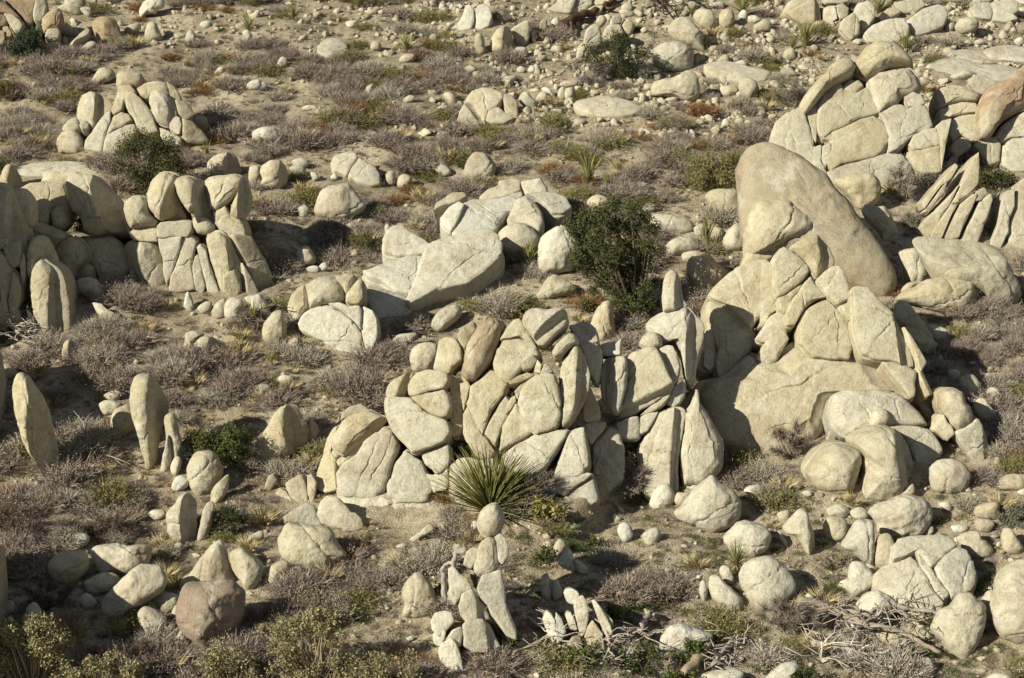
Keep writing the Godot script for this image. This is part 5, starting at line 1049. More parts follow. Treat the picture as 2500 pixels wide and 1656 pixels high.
# a low shrub about 1 m wide and `tall` high, of twigs and (if any) small leaves
func shrub_mesh(sd: int, twigs: int, leaves: int, tall: float, tc: Color, tip: Color, lc: Color, leaf_len: float, spread := 0.5) -> ArrayMesh:
	var r := RandomNumberGenerator.new(); r.seed = sd
	var g := Geo.new()
	var lobes := []
	for i in 5: lobes.append([Vector3(r.randf_range(-0.3, 0.3), 0, r.randf_range(-0.3, 0.3)), r.randf_range(0.55, 1.0)])
	for i in twigs:
		var lb: Array = lobes[i % 5]
		var a := r.randf() * TAU
		var out := sqrt(r.randf())
		var up := tall * float(lb[1]) * r.randf_range(0.55, 1.0) * sqrt(1.0 - out * out * 0.75)
		var foot: Vector3 = lb[0] * 0.45 + Vector3(cos(a), 0, sin(a)) * out * 0.14 * r.randf()
		var tip_p: Vector3 = lb[0] * 0.7 + Vector3(cos(a) * out * spread * 0.8, up, sin(a) * out * spread * 0.8)
		var mid := foot.lerp(tip_p, 0.55) + any_dir(r) * 0.05
		var side := any_dir(r)
		var c1 := vary(tc, r, 0.35)
		g.blade(foot, mid, 0.011, side, c1)
		var c2 := vary(tc.lerp(tip, 0.6), r, 0.35)
		for k in 5:
			var e := tip_p + any_dir(r) * 0.10
			g.blade(mid.lerp(e, 0.0), e, 0.008, any_dir(r), c2)
			g.leaf(mid.lerp(e, r.randf_range(0.5, 1.0)), any_dir(r, -0.2), any_dir(r), 0.028, 0.007, vary(tip, r, 0.3))
	for i in leaves:
		var lb: Array = lobes[r.randi() % 5]
		var d := any_dir(r, 0.0)
		var p: Vector3 = lb[0] * 0.7 + Vector3(d.x * spread * 0.75, d.y * tall * float(lb[1]), d.z * spread * 0.75) * pow(r.randf_range(0.2, 1.0), 0.4)
		g.leaf(p, any_dir(r, -0.3), any_dir(r), leaf_len * r.randf_range(0.6, 1.3), leaf_len * 0.3, vary(lc, r, 0.4))
	return g.mesh()

func grass_mesh(sd: int, n: int, tall: float, c: Color, spread := 0.22) -> ArrayMesh:
	var r := RandomNumberGenerator.new(); r.seed = sd
	var g := Geo.new()
	for i in n:
		var a := r.randf() * TAU
		var q := r.randf()
		var f := Vector3(cos(a), 0, sin(a)) * q * 0.10
		var e := Vector3(cos(a) * (q * 0.5 + 0.3) * spread * 2.0, tall * r.randf_range(0.4, 1.0), sin(a) * (q * 0.5 + 0.3) * spread * 2.0) + any_dir(r) * 0.06
		var m := f.lerp(e, 0.5) + Vector3.UP * tall * 0.12
		var side := any_dir(r)
		var cc := vary(c, r, 0.35)
		g.tri(f - side * 0.005, f + side * 0.005, m, cc); g.tri(f.lerp(m, 0.6) - side * 0.0035, m + side * 0.0035, e, cc)
	return g.mesh()

var leaf_kinds := []
var dry_kinds := []
func make_yucca_leaves():
	for k in 5:
		for dry in 2:
			var r := RandomNumberGenerator.new(); r.seed = 300 + k * 2 + dry
			var g := Geo.new()
			var col := vary(Color(0.22, 0.225, 0.08) if dry == 0 else Color(0.33, 0.24, 0.13), r, 0.22)
			var bend := r.randf_range(0.02, 0.16) if dry == 0 else r.randf_range(0.2, 0.45)
			var prev := Vector3.ZERO
			var pw := 0.016
			for i in 5:
				var t := (i + 1) / 5.0
				var p := Vector3(r.randf_range(-0.01, 0.01), t, -bend * t * t)
				var w := 0.026 * (1.0 - t * t) + 0.001
				var keel := Vector3(0, 0, -0.012 * (1.0 - t))
				var cc := col.lerp(Color(0.30, 0.27, 0.10), t * 0.35) if dry == 0 else col
				g.tri(prev + Vector3(-pw, 0, 0.008), prev + keel, p + Vector3(-w, 0, 0.008), cc); g.tri(prev + keel, p + keel, p + Vector3(-w, 0, 0.008), cc)
				g.tri(prev + keel, prev + Vector3(pw, 0, 0.008), p + keel, cc * 0.92); g.tri(prev + Vector3(pw, 0, 0.008), p + Vector3(w, 0, 0.008), p + keel, cc * 0.92)
				prev = p; pw = w
			(leaf_kinds if dry == 0 else dry_kinds).append(g.mesh())

# a yucca rosette: stiff green blades round a short stem, dead straw coloured ones below
func yucca(p: Vector2, tall_px: float, n: int, label: String, o := {}):
	var at := ground_hit(p)
	var L: float = tall_px * m_per_px(at) * 1.05
	var node := holder("yucca", at, label, "yucca")
	var r := RandomNumberGenerator.new(); r.seed = int(p.x * 3 + p.y)
	var stem_h: float = o.get("stem", 0.12) * L
	var g := Geo.new()
	g.tube([Vector3(0, -0.1, 0), Vector3(0.01, stem_h * 0.5, 0), Vector3(0, stem_h + 0.03, 0)], [0.06 * L + 0.02, 0.06 * L + 0.015, 0.04 * L], 8, Color(0.13, 0.095, 0.065), r)
	mesh_node("stem", g.mesh(), M.wood, node)
	var narrow: float = o.get("narrow", 1.0)
	for i in n:
		var t := float(i) / n
		var dead: bool = t < float(o.get("dead", 0.18))
		var lean := r.randf_range(1.3, 1.95) if dead else lerpf(1.45, 0.08, pow(t, 0.8)) * narrow + r.randf_range(-0.12, 0.12)
		var m := mesh_node("leaf", (dry_kinds if dead else leaf_kinds)[r.randi() % 5], M.leaf, node)
		var len := L * (r.randf_range(0.45, 0.7) if dead else r.randf_range(0.75, 1.08))
		var bs := Basis(Vector3.UP, i * 2.39996 + r.randf_range(-0.25, 0.25)) * Basis(Vector3.RIGHT, -lean)
		var fat: float = clampf(len, 0.45, 1.4) * float(o.get("fat", 1.0))
		m.transform = Transform3D(bs * Basis.from_scale(Vector3(fat, len, len)), Vector3(0, stem_h * lerpf(0.6, 1.0, t), 0))
	return node

# bushes and small trees: limbs and a crown of leaves in clumps; clumps = [x, y, radius] in photo pixels
func bush(called: String, label: String, category: String, foot: Vector2, clumps: Array, leaves: int, leaf_len: float, lc: Color, lc2: Color, twig: Color, group := "", twigs_per := 14):
	var at := ground_hit(foot)
	var node := holder(called, at, label, category, group)
	var mp := m_per_px(at)
	var n := plane_normal(0, 0)
	var r := RandomNumberGenerator.new(); r.seed = int(foot.x + foot.y * 7)
	var lm := Geo.new()
	var cr := Geo.new()
	for k in clumps:
		var c := on_plane(Vector2(k[0], k[1]), at, n) - at
		var rad: float = k[2] * mp
		c += Vector3(0, 0, r.randf_range(-1.0, 1.0) * rad * 0.9)
		c.y = maxf(c.y, rad * 0.3)
		var start := Vector3(r.randf_range(-0.08, 0.08), -0.05, r.randf_range(-0.08, 0.08))
		var bend := start.lerp(c, 0.5) + any_dir(r) * rad * 0.35
		var th := clampf(c.length() * (0.011 if called.contains("tree") else 0.010), 0.005, 0.03)
		lm.tube([start, bend, c], [th * 1.6, th, th * 0.5], 6, vary(twig, r, 0.2), r)
		for j in twigs_per:
			var e := c + any_dir(r) * rad * r.randf_range(0.7, 1.08)
			lm.blade(c.lerp(bend, r.randf() * 0.4), e, 0.007, any_dir(r), vary(twig, r, 0.3))
		for j in int(leaves * 2.0 * (rad * rad) / (0.25 * 0.25)):
			var d := any_dir(r)
			var p := c + d * rad * pow(r.randf(), 0.45) * (0.85 + 0.3 * sin(d.x * 5.0 + d.y * 7.0 + float(k[0])))
			if p.y < 0.02: continue
			cr.leaf(p, any_dir(r), any_dir(r), leaf_len * r.randf_range(0.6, 1.4), leaf_len * 0.42, vary(lc.lerp(lc2, r.randf()), r, 0.35))
	mesh_node("trunk" if called.contains("tree") else "branches", lm.mesh(), M.twig, node)
	if cr.v.size() > 0: mesh_node("crown", cr.mesh(), M.leaf, node)
	return node

func ring_clumps(cx: float, cy: float, w: float, h: float, n: int, rad: float, sd: int) -> Array:
	var r := RandomNumberGenerator.new(); r.seed = sd
	var out := []
	for i in n:
		var a := r.randf() * TAU
		var q := sqrt(r.randf()) * 0.85
		out.append([cx + cos(a) * q * w * 0.5, cy + sin(a) * q * h * 0.5, rad * r.randf_range(0.7, 1.2)])
	return out

func plants():
	make_yucca_leaves()
	yucca(Vector2(1196, 1262), 160, 420, "large spiky green yucca behind the balanced ball of rock", {"stem": 0.08, "dead": 0.2, "fat": 0.36})
	yucca(Vector2(993, 128), 46, 60, "compact dark green yucca on the pebbly upper slope")
	yucca(Vector2(715, 48), 42, 50, "pale green yucca above the brown scrub mound on upper slope")
	yucca(Vector2(875, 20), 36, 50, "dark green yucca at the very top of the slope")
	yucca(Vector2(606, 78), 44, 50, "yucca standing over a white upright stone on upper slope")
	yucca(Vector2(1966, 116), 62, 60, "taller of the twin yuccas on the stony slope", {"narrow": 0.75})
	yucca(Vector2(1934, 122), 42, 40, "shorter of the twin yuccas on the stony slope", {"narrow": 0.8})
	yucca(Vector2(2211, 128), 54, 60, "yucca just behind the long curved cap stone")
	yucca(Vector2(2144, 32), 46, 50, "dark yucca wedged between rocks at the top edge")
	yucca(Vector2(1813, 38), 50, 60, "spiky yucca beside the blocky boulder at the top")
	yucca(Vector2(1719, 120), 42, 45, "small yucca against the big smooth cream boulder")
	yucca(Vector2(1436, 452), 78, 24, "tall sparse yucca with long upright blades in mauve scrub", {"narrow": 0.55, "fat": 1.2})
	yucca(Vector2(1483, 464), 46, 26, "short yucca right beside the tall sparse one", {"narrow": 0.7, "fat": 1.2})
	yucca(Vector2(1291, 650), 60, 55, "bright yucca between bright boulder and round cream rock")
	yucca(Vector2(1724, 614), 82, 40, "tall narrow yellow green yucca beside flat ledges", {"narrow": 0.22, "stem": 0.1, "dead": 0.35})
	yucca(Vector2(620, 797), 58, 36, "yellowish yucca at the knob headed outcrop's right foot", {"narrow": 0.5})
	yucca(Vector2(663, 896), 42, 24, "thin green yucca in brown scrub with bleached leaves", {"narrow": 0.55, "dead": 0.4})
	yucca(Vector2(506, 386), 42, 22, "small yucca between cone cluster and split round boulder", {"narrow": 0.6})
	yucca(Vector2(178, 190), 34, 40, "low yucca in mauve scrub above the cone cluster")
	yucca(Vector2(1797, 1396), 58, 60, "tufted small yucca on a thin stem beside disc boulder", {"stem": 0.45, "narrow": 0.8, "dead": 0.1})
	yucca(Vector2(1690, 40), 34, 30, "tiny yucca near the top edge among pebbles")
	yucca(Vector2(95, 250), 20, 24, "tiny bright green yucca in scrub left of cone cluster")
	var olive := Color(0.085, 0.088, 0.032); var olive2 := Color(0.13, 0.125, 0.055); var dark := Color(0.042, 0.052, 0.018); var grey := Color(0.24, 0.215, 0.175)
	# the dark tree
	bush("oak_tree", "dark green bushy little tree standing among pale boulders", "tree", Vector2(1552, 772),
		[[1400,560,26],[1430,530,32],[1465,510,30],[1500,505,30],[1540,510,28],[1575,530,26],[1595,560,24],[1420,590,34],[1455,570,38],[1500,555,40],[1545,560,38],[1580,595,30],[1410,625,28],[1445,620,38],[1490,610,44],[1535,610,42],[1575,640,32],[1440,660,30],[1480,655,38],[1520,660,42],[1560,670,34],[1470,690,26],[1500,700,34],[1540,705,38],[1575,700,28],[1515,735,32],[1550,740,34],[1585,735,22],[1530,762,28],[1565,765,26],[1450,715,18],[1600,690,16],[1385,545,14],[1610,610,16],[1430,738,16],[1480,748,18],[1605,745,14]],
		380, 0.045, Color(0.062, 0.070, 0.028), Color(0.105, 0.11, 0.05), Color(0.12, 0.095, 0.075))
	bush("oak_bush", "large olive grey bush overlapping the cone cluster's foot", "bush", Vector2(370, 470), ring_clumps(362, 390, 200, 150, 34, 34, 3), 150, 0.045, Color(0.115, 0.108, 0.055), Color(0.075, 0.078, 0.035), Color(0.17, 0.145, 0.115))
	bush("oak_bush", "dark round green bush before the rusty outcrop", "bush", Vector2(62, 145), ring_clumps(62, 108, 84, 72, 16, 20, 4), 210, 0.05, Color(0.045, 0.07, 0.045), Color(0.07, 0.095, 0.05), Color(0.12, 0.1, 0.08))
	bush("oak_bush", "dark bush with bare grey outer twigs on the stony slope", "bush", Vector2(1520, 190), ring_clumps(1505, 138, 180, 100, 30, 26, 5), 70, 0.05, dark, Color(0.07, 0.075, 0.035), Color(0.16, 0.14, 0.12), "", 22)
	bush("dead_shrub", "tangle of bare grey twigs left of the dark bush", "shrub", Vector2(1430, 205), ring_clumps(1425, 180, 150, 60, 18, 26, 6), 6, 0.03, grey, grey, Color(0.20, 0.18, 0.155), "", 70)
	bush("dead_shrub", "tangle of bare grey twigs right of the dark bush", "shrub", Vector2(1620, 150), ring_clumps(1620, 125, 130, 70, 14, 26, 7), 0, 0.03, grey, grey, Color(0.20, 0.175, 0.145), "", 40)
	bush("juniper_bush", "low spreading bright green bush above the egg shaped boulder", "bush", Vector2(540, 1135), ring_clumps(535, 1088, 190, 84, 30, 28, 8), 200, 0.045, Color(0.07, 0.085, 0.03), Color(0.11, 0.12, 0.045), Color(0.15, 0.12, 0.08))
	bush("green_bush", "dark green sprawling bush leaning over the tilted pale slab", "bush", Vector2(565, 1305), ring_clumps(560, 1272, 110, 70, 16, 18, 9), 130, 0.045, Color(0.035, 0.05, 0.022), Color(0.06, 0.075, 0.03), Color(0.10, 0.085, 0.06), "", 24)
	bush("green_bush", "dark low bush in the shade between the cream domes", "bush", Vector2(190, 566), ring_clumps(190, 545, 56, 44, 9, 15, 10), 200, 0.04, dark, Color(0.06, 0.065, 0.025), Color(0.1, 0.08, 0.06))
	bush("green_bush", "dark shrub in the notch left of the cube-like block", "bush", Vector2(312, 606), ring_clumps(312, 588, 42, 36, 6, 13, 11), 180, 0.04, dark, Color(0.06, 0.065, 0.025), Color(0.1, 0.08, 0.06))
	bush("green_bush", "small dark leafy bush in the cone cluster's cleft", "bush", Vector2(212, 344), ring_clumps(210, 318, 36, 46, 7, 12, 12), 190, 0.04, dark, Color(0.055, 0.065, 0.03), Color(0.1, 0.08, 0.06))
	bush("green_bush", "rusty green bush at the far left of the upper slope", "bush", Vector2(32, 244), ring_clumps(32, 222, 80, 44, 12, 17, 13), 170, 0.045, Color(0.09, 0.082, 0.025), Color(0.14, 0.10, 0.035), Color(0.14, 0.1, 0.06))
	bush("green_bush", "olive bush at the pale slab ridge's left end", "bush", Vector2(905, 622), ring_clumps(898, 592, 96, 56, 14, 19, 14), 150, 0.04, olive, Color(0.12, 0.115, 0.06), grey, "", 24)
	bush("green_bush", "low dark tuft lying across the pale slab ridge", "bush", Vector2(1100, 612), ring_clumps(1102, 602, 62, 22, 8, 12, 15), 150, 0.035, olive, olive2, grey, "", 24)
	bush("green_bush", "dark green bush sprawling on steep blades at right", "bush", Vector2(2440, 478), ring_clumps(2430, 445, 110, 70, 16, 22, 16), 160, 0.045, dark, Color(0.075, 0.08, 0.035), grey, "", 30)
	bush("dead_shrub", "grey twiggy shrub between the slab and steep blades", "shrub", Vector2(2205, 490), ring_clumps(2200, 440, 95, 110, 20, 24, 17), 12, 0.03, grey, Color(0.2, 0.2, 0.14), Color(0.27, 0.245, 0.2), "", 60)
	bush("sage_bush", "grey green sage at the foot of steep blades", "bush", Vector2(2225, 560), ring_clumps(2228, 540, 46, 40, 6, 14, 18), 170, 0.035, Color(0.15, 0.17, 0.11), Color(0.2, 0.2, 0.14), grey)
	bush("dead_shrub", "grey brown twiggy bush left of the upper right outcrop", "shrub", Vector2(1940, 262), ring_clumps(1925, 225, 100, 86, 18, 24, 19), 30, 0.03, Color(0.15, 0.145, 0.1), grey, Color(0.215, 0.19, 0.15), "", 55)
	bush("green_bush", "bright green patch of weeds left of the huge slab", "bush", Vector2(1770, 470), ring_clumps(1760, 420, 170, 110, 34, 24, 20), 90, 0.05, Color(0.14, 0.15, 0.05), Color(0.24, 0.21, 0.10), Color(0.3, 0.25, 0.15), "", 26)
	bush("dead_shrub", "big dry mauve shrub under the cracked outcrop's right end", "shrub", Vector2(1530, 1205), ring_clumps(1530, 1155, 150, 90, 22, 26, 21), 10, 0.03, Color(0.2, 0.16, 0.12), grey, Color(0.20, 0.155, 0.13), "", 75)
	bush("dead_shrub", "dry mauve shrub between the cracked outcrop and right dome", "shrub", Vector2(1680, 1172), ring_clumps(1675, 1140, 170, 70, 20, 24, 22), 10, 0.03, Color(0.2, 0.16, 0.12), grey, Color(0.225, 0.18, 0.15), "", 70)
	bush("dead_shrub", "yellowish dry shrub above the big mauve shrub", "shrub", Vector2(1545, 1130), ring_clumps(1540, 1100, 60, 60, 9, 18, 23), 20, 0.03, Color(0.26, 0.2, 0.09), grey, Color(0.27, 0.205, 0.11), "", 60)
	bush("dead_shrub", "grey mauve shrub right of the large yucca", "shrub", Vector2(1330, 1222), ring_clumps(1325, 1185, 90, 80, 14, 22, 24), 8, 0.03, Color(0.2, 0.16, 0.12), grey, Color(0.195, 0.165, 0.14), "", 75)
	bush("dead_shrub", "rusty twig bundle hanging behind the large yucca", "shrub", Vector2(1128, 1150), ring_clumps(1125, 1105, 50, 70, 8, 16, 25), 4, 0.03, Color(0.2, 0.13, 0.09), grey, Color(0.19, 0.12, 0.09), "", 80)
	bush("grass_clump", "straw green grass clump right of the large yucca", "grass", Vector2(1340, 1268), ring_clumps(1335, 1245, 100, 44, 14, 18, 26), 40, 0.09, Color(0.17, 0.165, 0.05), Color(0.25, 0.21, 0.09), Color(0.27, 0.22, 0.1), "", 50)
	bush("dead_shrub", "dark twiggy bush with purple tips before the dome's bedrock", "shrub", Vector2(1935, 1118), ring_clumps(1930, 1072, 130, 96, 20, 24, 27), 16, 0.03, Color(0.1, 0.1, 0.06), grey, Color(0.155, 0.12, 0.105), "", 70)
	bush("grass_clump", "small green grass tuft sprouting from the dome's crack", "grass", Vector2(1940, 826), ring_clumps(1942, 808, 30, 30, 5, 10, 28), 30, 0.07, Color(0.2, 0.18, 0.07), Color(0.16, 0.16, 0.05), Color(0.24, 0.2, 0.09), "", 40)
	bush("dead_shrub", "wide grey twiggy shrub at the sandy bank's lower end", "shrub", Vector2(1930, 1545), ring_clumps(1925, 1505, 160, 90, 24, 26, 29), 6, 0.03, Color(0.15, 0.13, 0.1), grey, Color(0.20, 0.17, 0.145), "", 80)
	bush("dead_shrub", "pale dry grass heap under the leaning fin of rock", "shrub", Vector2(2045, 1385), ring_clumps(2038, 1360, 110, 56, 14, 20, 30), 6, 0.03, Color(0.3, 0.25, 0.15), grey, Color(0.33, 0.28, 0.20), "", 60)
	bush("sage_bush", "grey green sage right of the square cream block", "bush", Vector2(2455, 1285), ring_clumps(2462, 1262, 80, 50, 10, 18, 31), 120, 0.04, Color(0.10, 0.12, 0.07), Color(0.16, 0.165, 0.11), grey, "", 40)
	bush("green_bush", "green tuft on the joints of the pale bedrock slabs", "bush", Vector2(2292, 1462), ring_clumps(2296, 1448, 46, 34, 6, 12, 32), 130, 0.035, Color(0.1, 0.115, 0.06), Color(0.2, 0.2, 0.13), grey, "", 30)
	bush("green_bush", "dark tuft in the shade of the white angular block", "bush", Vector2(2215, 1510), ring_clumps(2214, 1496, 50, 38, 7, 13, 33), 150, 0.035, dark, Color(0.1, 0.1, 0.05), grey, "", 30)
	# sage in the foreground
	for f in [[770,1690,290,230,60,"wide yellow green sage bush at the bottom edge"], [960,1700,180,130,26,"right hand shoulder of sage brush at the bottom edge"], [570,1690,190,140,32,"low sage bush left of the wide yellow green one"]]:
		bush("sage_bush", f[5], "bush", Vector2(f[0], f[1]), ring_clumps(f[0], f[1] - f[3] * 0.42, f[2], f[3], f[4], 26, 40 + int(f[0])), 110, 0.045, Color(0.30, 0.275, 0.15), Color(0.21, 0.195, 0.10), Color(0.26, 0.21, 0.14), "", 40)
	for f in [[80,1700,240,230,50,"olive sage bush in the lower left corner"], [260,1710,210,130,28,"sage bush beside the corner one"]]:
		bush("sage_bush", f[5], "bush", Vector2(f[0], f[1]), ring_clumps(f[0], f[1] - f[3] * 0.42, f[2], f[3], f[4], 26, 40 + int(f[0])), 150, 0.05, Color(0.30, 0.275, 0.15), Color(0.21, 0.195, 0.10), Color(0.26, 0.21, 0.14), "", 40)
	for f in [[800,1600,44,80,"feathery pale seed plume rising from the wide sage"], [690,1590,30,60,"forked pale plume left of the feathery one"], [642,1580,24,56,"slim leafy plume above the low sage bush"]]:
		bush("sage_plume", f[4], "plant", Vector2(f[0], f[1]), ring_clumps(f[0], f[1] - f[3] * 0.75, f[2], f[3], 8, 11, int(f[0])), 60, 0.05, Color(0.42, 0.35, 0.22), Color(0.35, 0.3, 0.18), Color(0.36, 0.29, 0.19), "", 40)
	var weed1 := Color(0.05, 0.068, 0.022); var weed2 := Color(0.095, 0.115, 0.04)
	for f in [[1520,1500,90,50,10,"dark green weed patch below the sandy bank's middle"], [1560,1610,130,80,18,"dark green weeds around the broken grey snag"], [1700,1590,110,70,14,"dark green weeds behind the bleached bent log"], [1440,1600,120,70,14,"dark green weeds under the fan of bladed rocks"], [1660,1660,140,60,14,"dark green weeds at the bottom edge by the bent log"], [1960,1645,110,60,12,"dark green weeds beside the white knuckled rock"], [1060,1440,40,50,6,"green leafy weed at the upright egg boulder's foot"], [1230,1560,70,70,9,"green weeds beside the lowest stack rocks"], [1640,1460,80,34,8,"small green weed row on the sandy bank"], [1330,1360,60,40,6,"green weeds around the pale upright rock in shade"], [2250,1590,60,30,6,"green weed tuft below the big folded boulder"], [1450,1330,50,24,5,"low green weeds on the upper sandy bank"]]:
		bush("weed_patch", f[5], "weeds", Vector2(f[0], f[1] + f[3] * 0.4), ring_clumps(f[0], f[1], f[2], f[3], f[4], 14, int(f[0] + f[1])), 130, 0.06, weed1, weed2, Color(0.16, 0.13, 0.08), "", 12)
	for f in [[700,1500,230,80,26,"dark twiggy brush right of the big brown boulder"], [310,1600,230,70,24,"dark twiggy brush below the whale backed boulder"], [110,1450,160,80,18,"dark twiggy brush left of the brownish egg boulder"], [250,1290,200,70,20,"reddish dry twig bush behind the loaf shaped boulder"], [60,1260,170,100,20,"reddish twig bush at the left edge under leaning stone"], [540,1640,180,60,18,"dark brush between the brown boulder and sage"]]:
		bush("dead_shrub", f[5], "shrub", Vector2(f[0], f[1] + f[3] * 0.5), ring_clumps(f[0], f[1], f[2], f[3], f[4], 26, int(f[0] + f[1])), 5, 0.03, Color(0.14, 0.11, 0.085), Color(0.17, 0.13, 0.1), Color(0.135, 0.102, 0.085), "", 70)

# ---------------------------------------------------------------- dead wood
func branch(called: String, label: String, t: int, paths: Array, col: Color, lift := 0.05, upright := false, sub := 0):
	var first: Array = paths[0]
	var at := ground_hit(tpx(t, first[1], first[2]))
	var node := holder(called, at, label, "dead wood")
	var r := RandomNumberGenerator.new(); r.seed = int(first[1] * 31 + first[2])
	var n := plane_normal(0, 0)
	for p in paths:
		var pts := []
		var rad := []
		var cnt: int = (p.size() - 1) / 2
		for i in cnt:
			var px := tpx(t, p[1 + i * 2], p[2 + i * 2])
			var q := on_plane(px, at, n) if upright else ground_hit(px) + Vector3.UP * (lift + r.randf_range(-0.02, 0.05))
			if upright: q += Vector3(0, 0, r.randf_range(-0.08, 0.08))
			pts.append(q - at)
			rad.append(float(p[0]) * lerpf(1.0, 0.45, float(i) / maxf(cnt - 1, 1)))
		var fine := []
		var fr := []
		for i in pts.size() - 1:
			for k in 4:
				var a: Vector3 = pts[maxi(i - 1, 0)]; var d: Vector3 = pts[mini(i + 2, pts.size() - 1)]
				fine.append(pts[i].cubic_interpolate(pts[i + 1], a, d, k / 4.0) + any_dir(r) * rad[i] * 0.35)
				fr.append(lerpf(rad[i], rad[i + 1], k / 4.0))
		fine.append(pts[-1]); fr.append(rad[-1])
		var g := Geo.new()
		g.tube(fine, fr, 7, vary(col, r, 0.12), r)
		mesh_node("limb", g.mesh(), M.wood, node)
		if sub > 0:
			var tw := Geo.new()
			for i in sub:
				var f: Vector3 = fine[r.randi() % fine.size()]
				var e := f + Vector3(r.randf_range(-1, 1), r.randf_range(-0.15, 0.45), r.randf_range(-1, 1)) * r.randf_range(0.3, 0.9)
				var m := f.lerp(e, 0.5) + any_dir(r) * 0.12
				tw.tube([f, f.lerp(m, 0.6) + any_dir(r) * 0.03, m, e], [0.018, 0.014, 0.011, 0.005], 4, vary(col, r, 0.2), r)
				var e2 := m + (e - f).rotated(Vector3.UP, r.randf_range(-1.2, 1.2)) * 0.5
				tw.tube([m, m.lerp(e2, 0.5) + any_dir(r) * 0.04, e2], [0.009, 0.007, 0.004], 4, vary(col, r, 0.2), r)
			mesh_node("twigs", tw.mesh(), M.twig, node)

func dead_wood():
	var silver := Color(0.36, 0.33, 0.29)
	var brown := Color(0.11, 0.075, 0.05)
	branch("dead_stump", "bleached twisted dead trunk clinging to the rock stack", 13, [[0.085, 178,97, 179,84, 180,65, 181,50, 184,42], [0.09, 183,42, 189,43, 195,49, 197,60, 199,70, 202,77], [0.065, 173,95, 172,80, 171,68, 170,60, 174,54, 181,51], [0.03, 199,70, 203,66, 205,62], [0.045, 177,84, 175,92, 172,100], [0.045, 179,84, 181,94, 183,106], [0.025, 178,86, 176,96, 175,104], [0.025, 180,86, 178,96, 179,106], [0.02, 181,86, 184,96, 186,110], [0.03, 176,80, 186,80, 188,83]], silver, 0.05, true)
	branch("fallen_log", "dark brown fallen log across the pale ledge", 20, [[0.16, 48,27, 62,21, 76,17, 86,11, 96,5, 104,-1], [0.07, 57,23, 57,29, 58,35], [0.06, 86,11, 92,13, 98,12, 104,9]], brown, 0.18)
	branch("dead_branch", "long bare dark branches spreading over the top ledge", 20, [[0.07, 104,0, 112,4, 120,2, 130,6, 138,3, 146,8, 152,5], [0.05, 120,2, 126,10, 134,8, 139,16, 140,26], [0.05, 150,4, 160,8, 168,14, 176,12], [0.04, 138,3, 144,0, 148,-4], [0.04, 160,8, 164,2, 170,-3], [0.035, 126,10, 132,16, 137,24, 143,28], [0.035, 128,4, 134,12, 145,15]], Color(0.10, 0.075, 0.06), 0.5, false, 14)
	branch("dead_branch", "grey dead branch lying over the lower right rocks", 33, [[0.085, 33,104, 55,106, 68,109, 76,117, 90,122, 105,127, 115,130, 128,133, 140,140, 160,150], [0.07, 40,113, 60,110, 78,114, 92,115, 104,112, 120,108, 130,117, 135,121], [0.05, 120,109, 135,111, 148,113, 158,117, 165,128], [0.045, 68,109, 74,120, 78,128], [0.04, 90,122, 100,120, 112,114]], Color(0.33, 0.295, 0.25), 0.35, false, 16)
	branch("dead_branch", "whitish dead branch near the bottom edge at right", 33, [[0.075, 46,137, 62,139, 72,140, 84,145, 96,151, 106,157, 118,160], [0.05, 72,140, 90,147, 110,145, 124,140], [0.02, 55,138, 52,146, 54,154]], Color(0.45, 0.42, 0.37), 0.25, false, 12)
	branch("dead_log", "bleached bent log rising from weeds at the bottom edge", 23, [[0.10, 160,160, 168,149, 176,140, 181,132, 178,128, 170,126, 163,121], [0.05, 172,134, 168,128, 166,132, 170,137], [0.04, 176,130, 172,125, 166,126]], Color(0.34, 0.29, 0.23), 0.12)
	branch("dead_branch", "crooked grey branch right of the bleached bent log", 23, [[0.045, 184,152, 190,142, 198,133, 204,126, 212,122], [0.03, 204,126, 208,130, 214,132], [0.02, 190,142, 198,148, 204,156]], silver, 0.12, false, 10)
	branch("dead_branch", "spindly grey branches sprawling through weeds left of bent log", 23, [[0.055, 64,117, 72,125, 82,132, 92,134, 104,135], [0.05, 58,117, 48,122, 40,126, 32,132, 20,139, 5,146], [0.045, 84,132, 86,140, 92,146], [0.045, 44,126, 44,138, 41,152], [0.05, 108,130, 115,124, 126,130, 134,126, 146,130], [0.02, 106,148, 114,144, 128,146, 144,144], [0.02, 40,126, 32,138, 22,150], [0.02, 92,134, 90,146, 84,155]], Color(0.36, 0.325, 0.275), 0.25, false, 9)
	branch("dead_branch", "grey broken snag beside the white broken rock", 23, [[0.07, 119,120, 124,112, 128,107, 133,108], [0.05, 128,107, 124,104, 130,104, 134,108]], silver, 0.15)
	branch("dead_branch", "black gnarled twigs left of the white capped slab", 12, [[0.04, -4,2, 2,-2, 6,-8, 12,-6], [0.03, 2,-2, 4,4, 3,12], [0.025, 6,-8, 8,0, 14,4]], Color(0.14, 0.12, 0.1), 0.2, false, 10)
	branch("dead_branch", "bleached dead brush at the left edge below pillars", 2, [[0.05, -4,2, 6,6, 14,12, 22,18], [0.04, 6,6, 10,-2, 18,-6], [0.04, 12,10, 20,8, 26,14], [0.03, 2,4, 6,14, 16,22]], silver, 0.25, false, 16)
	branch("dead_branch", "silver twig cluster in brown scrub before standing stones", 2, [[0.03, 72,116, 78,108, 84,104, 92,112], [0.025, 78,108, 80,100], [0.025, 84,104, 88,118]], silver, 0.2, false, 12)
	branch("dead_branch", "dry stalk arching right of the large yucca", 22, [[0.02, 6,132, 16,146, 24,158, 34,166]], Color(0.4, 0.33, 0.2), 0.1)

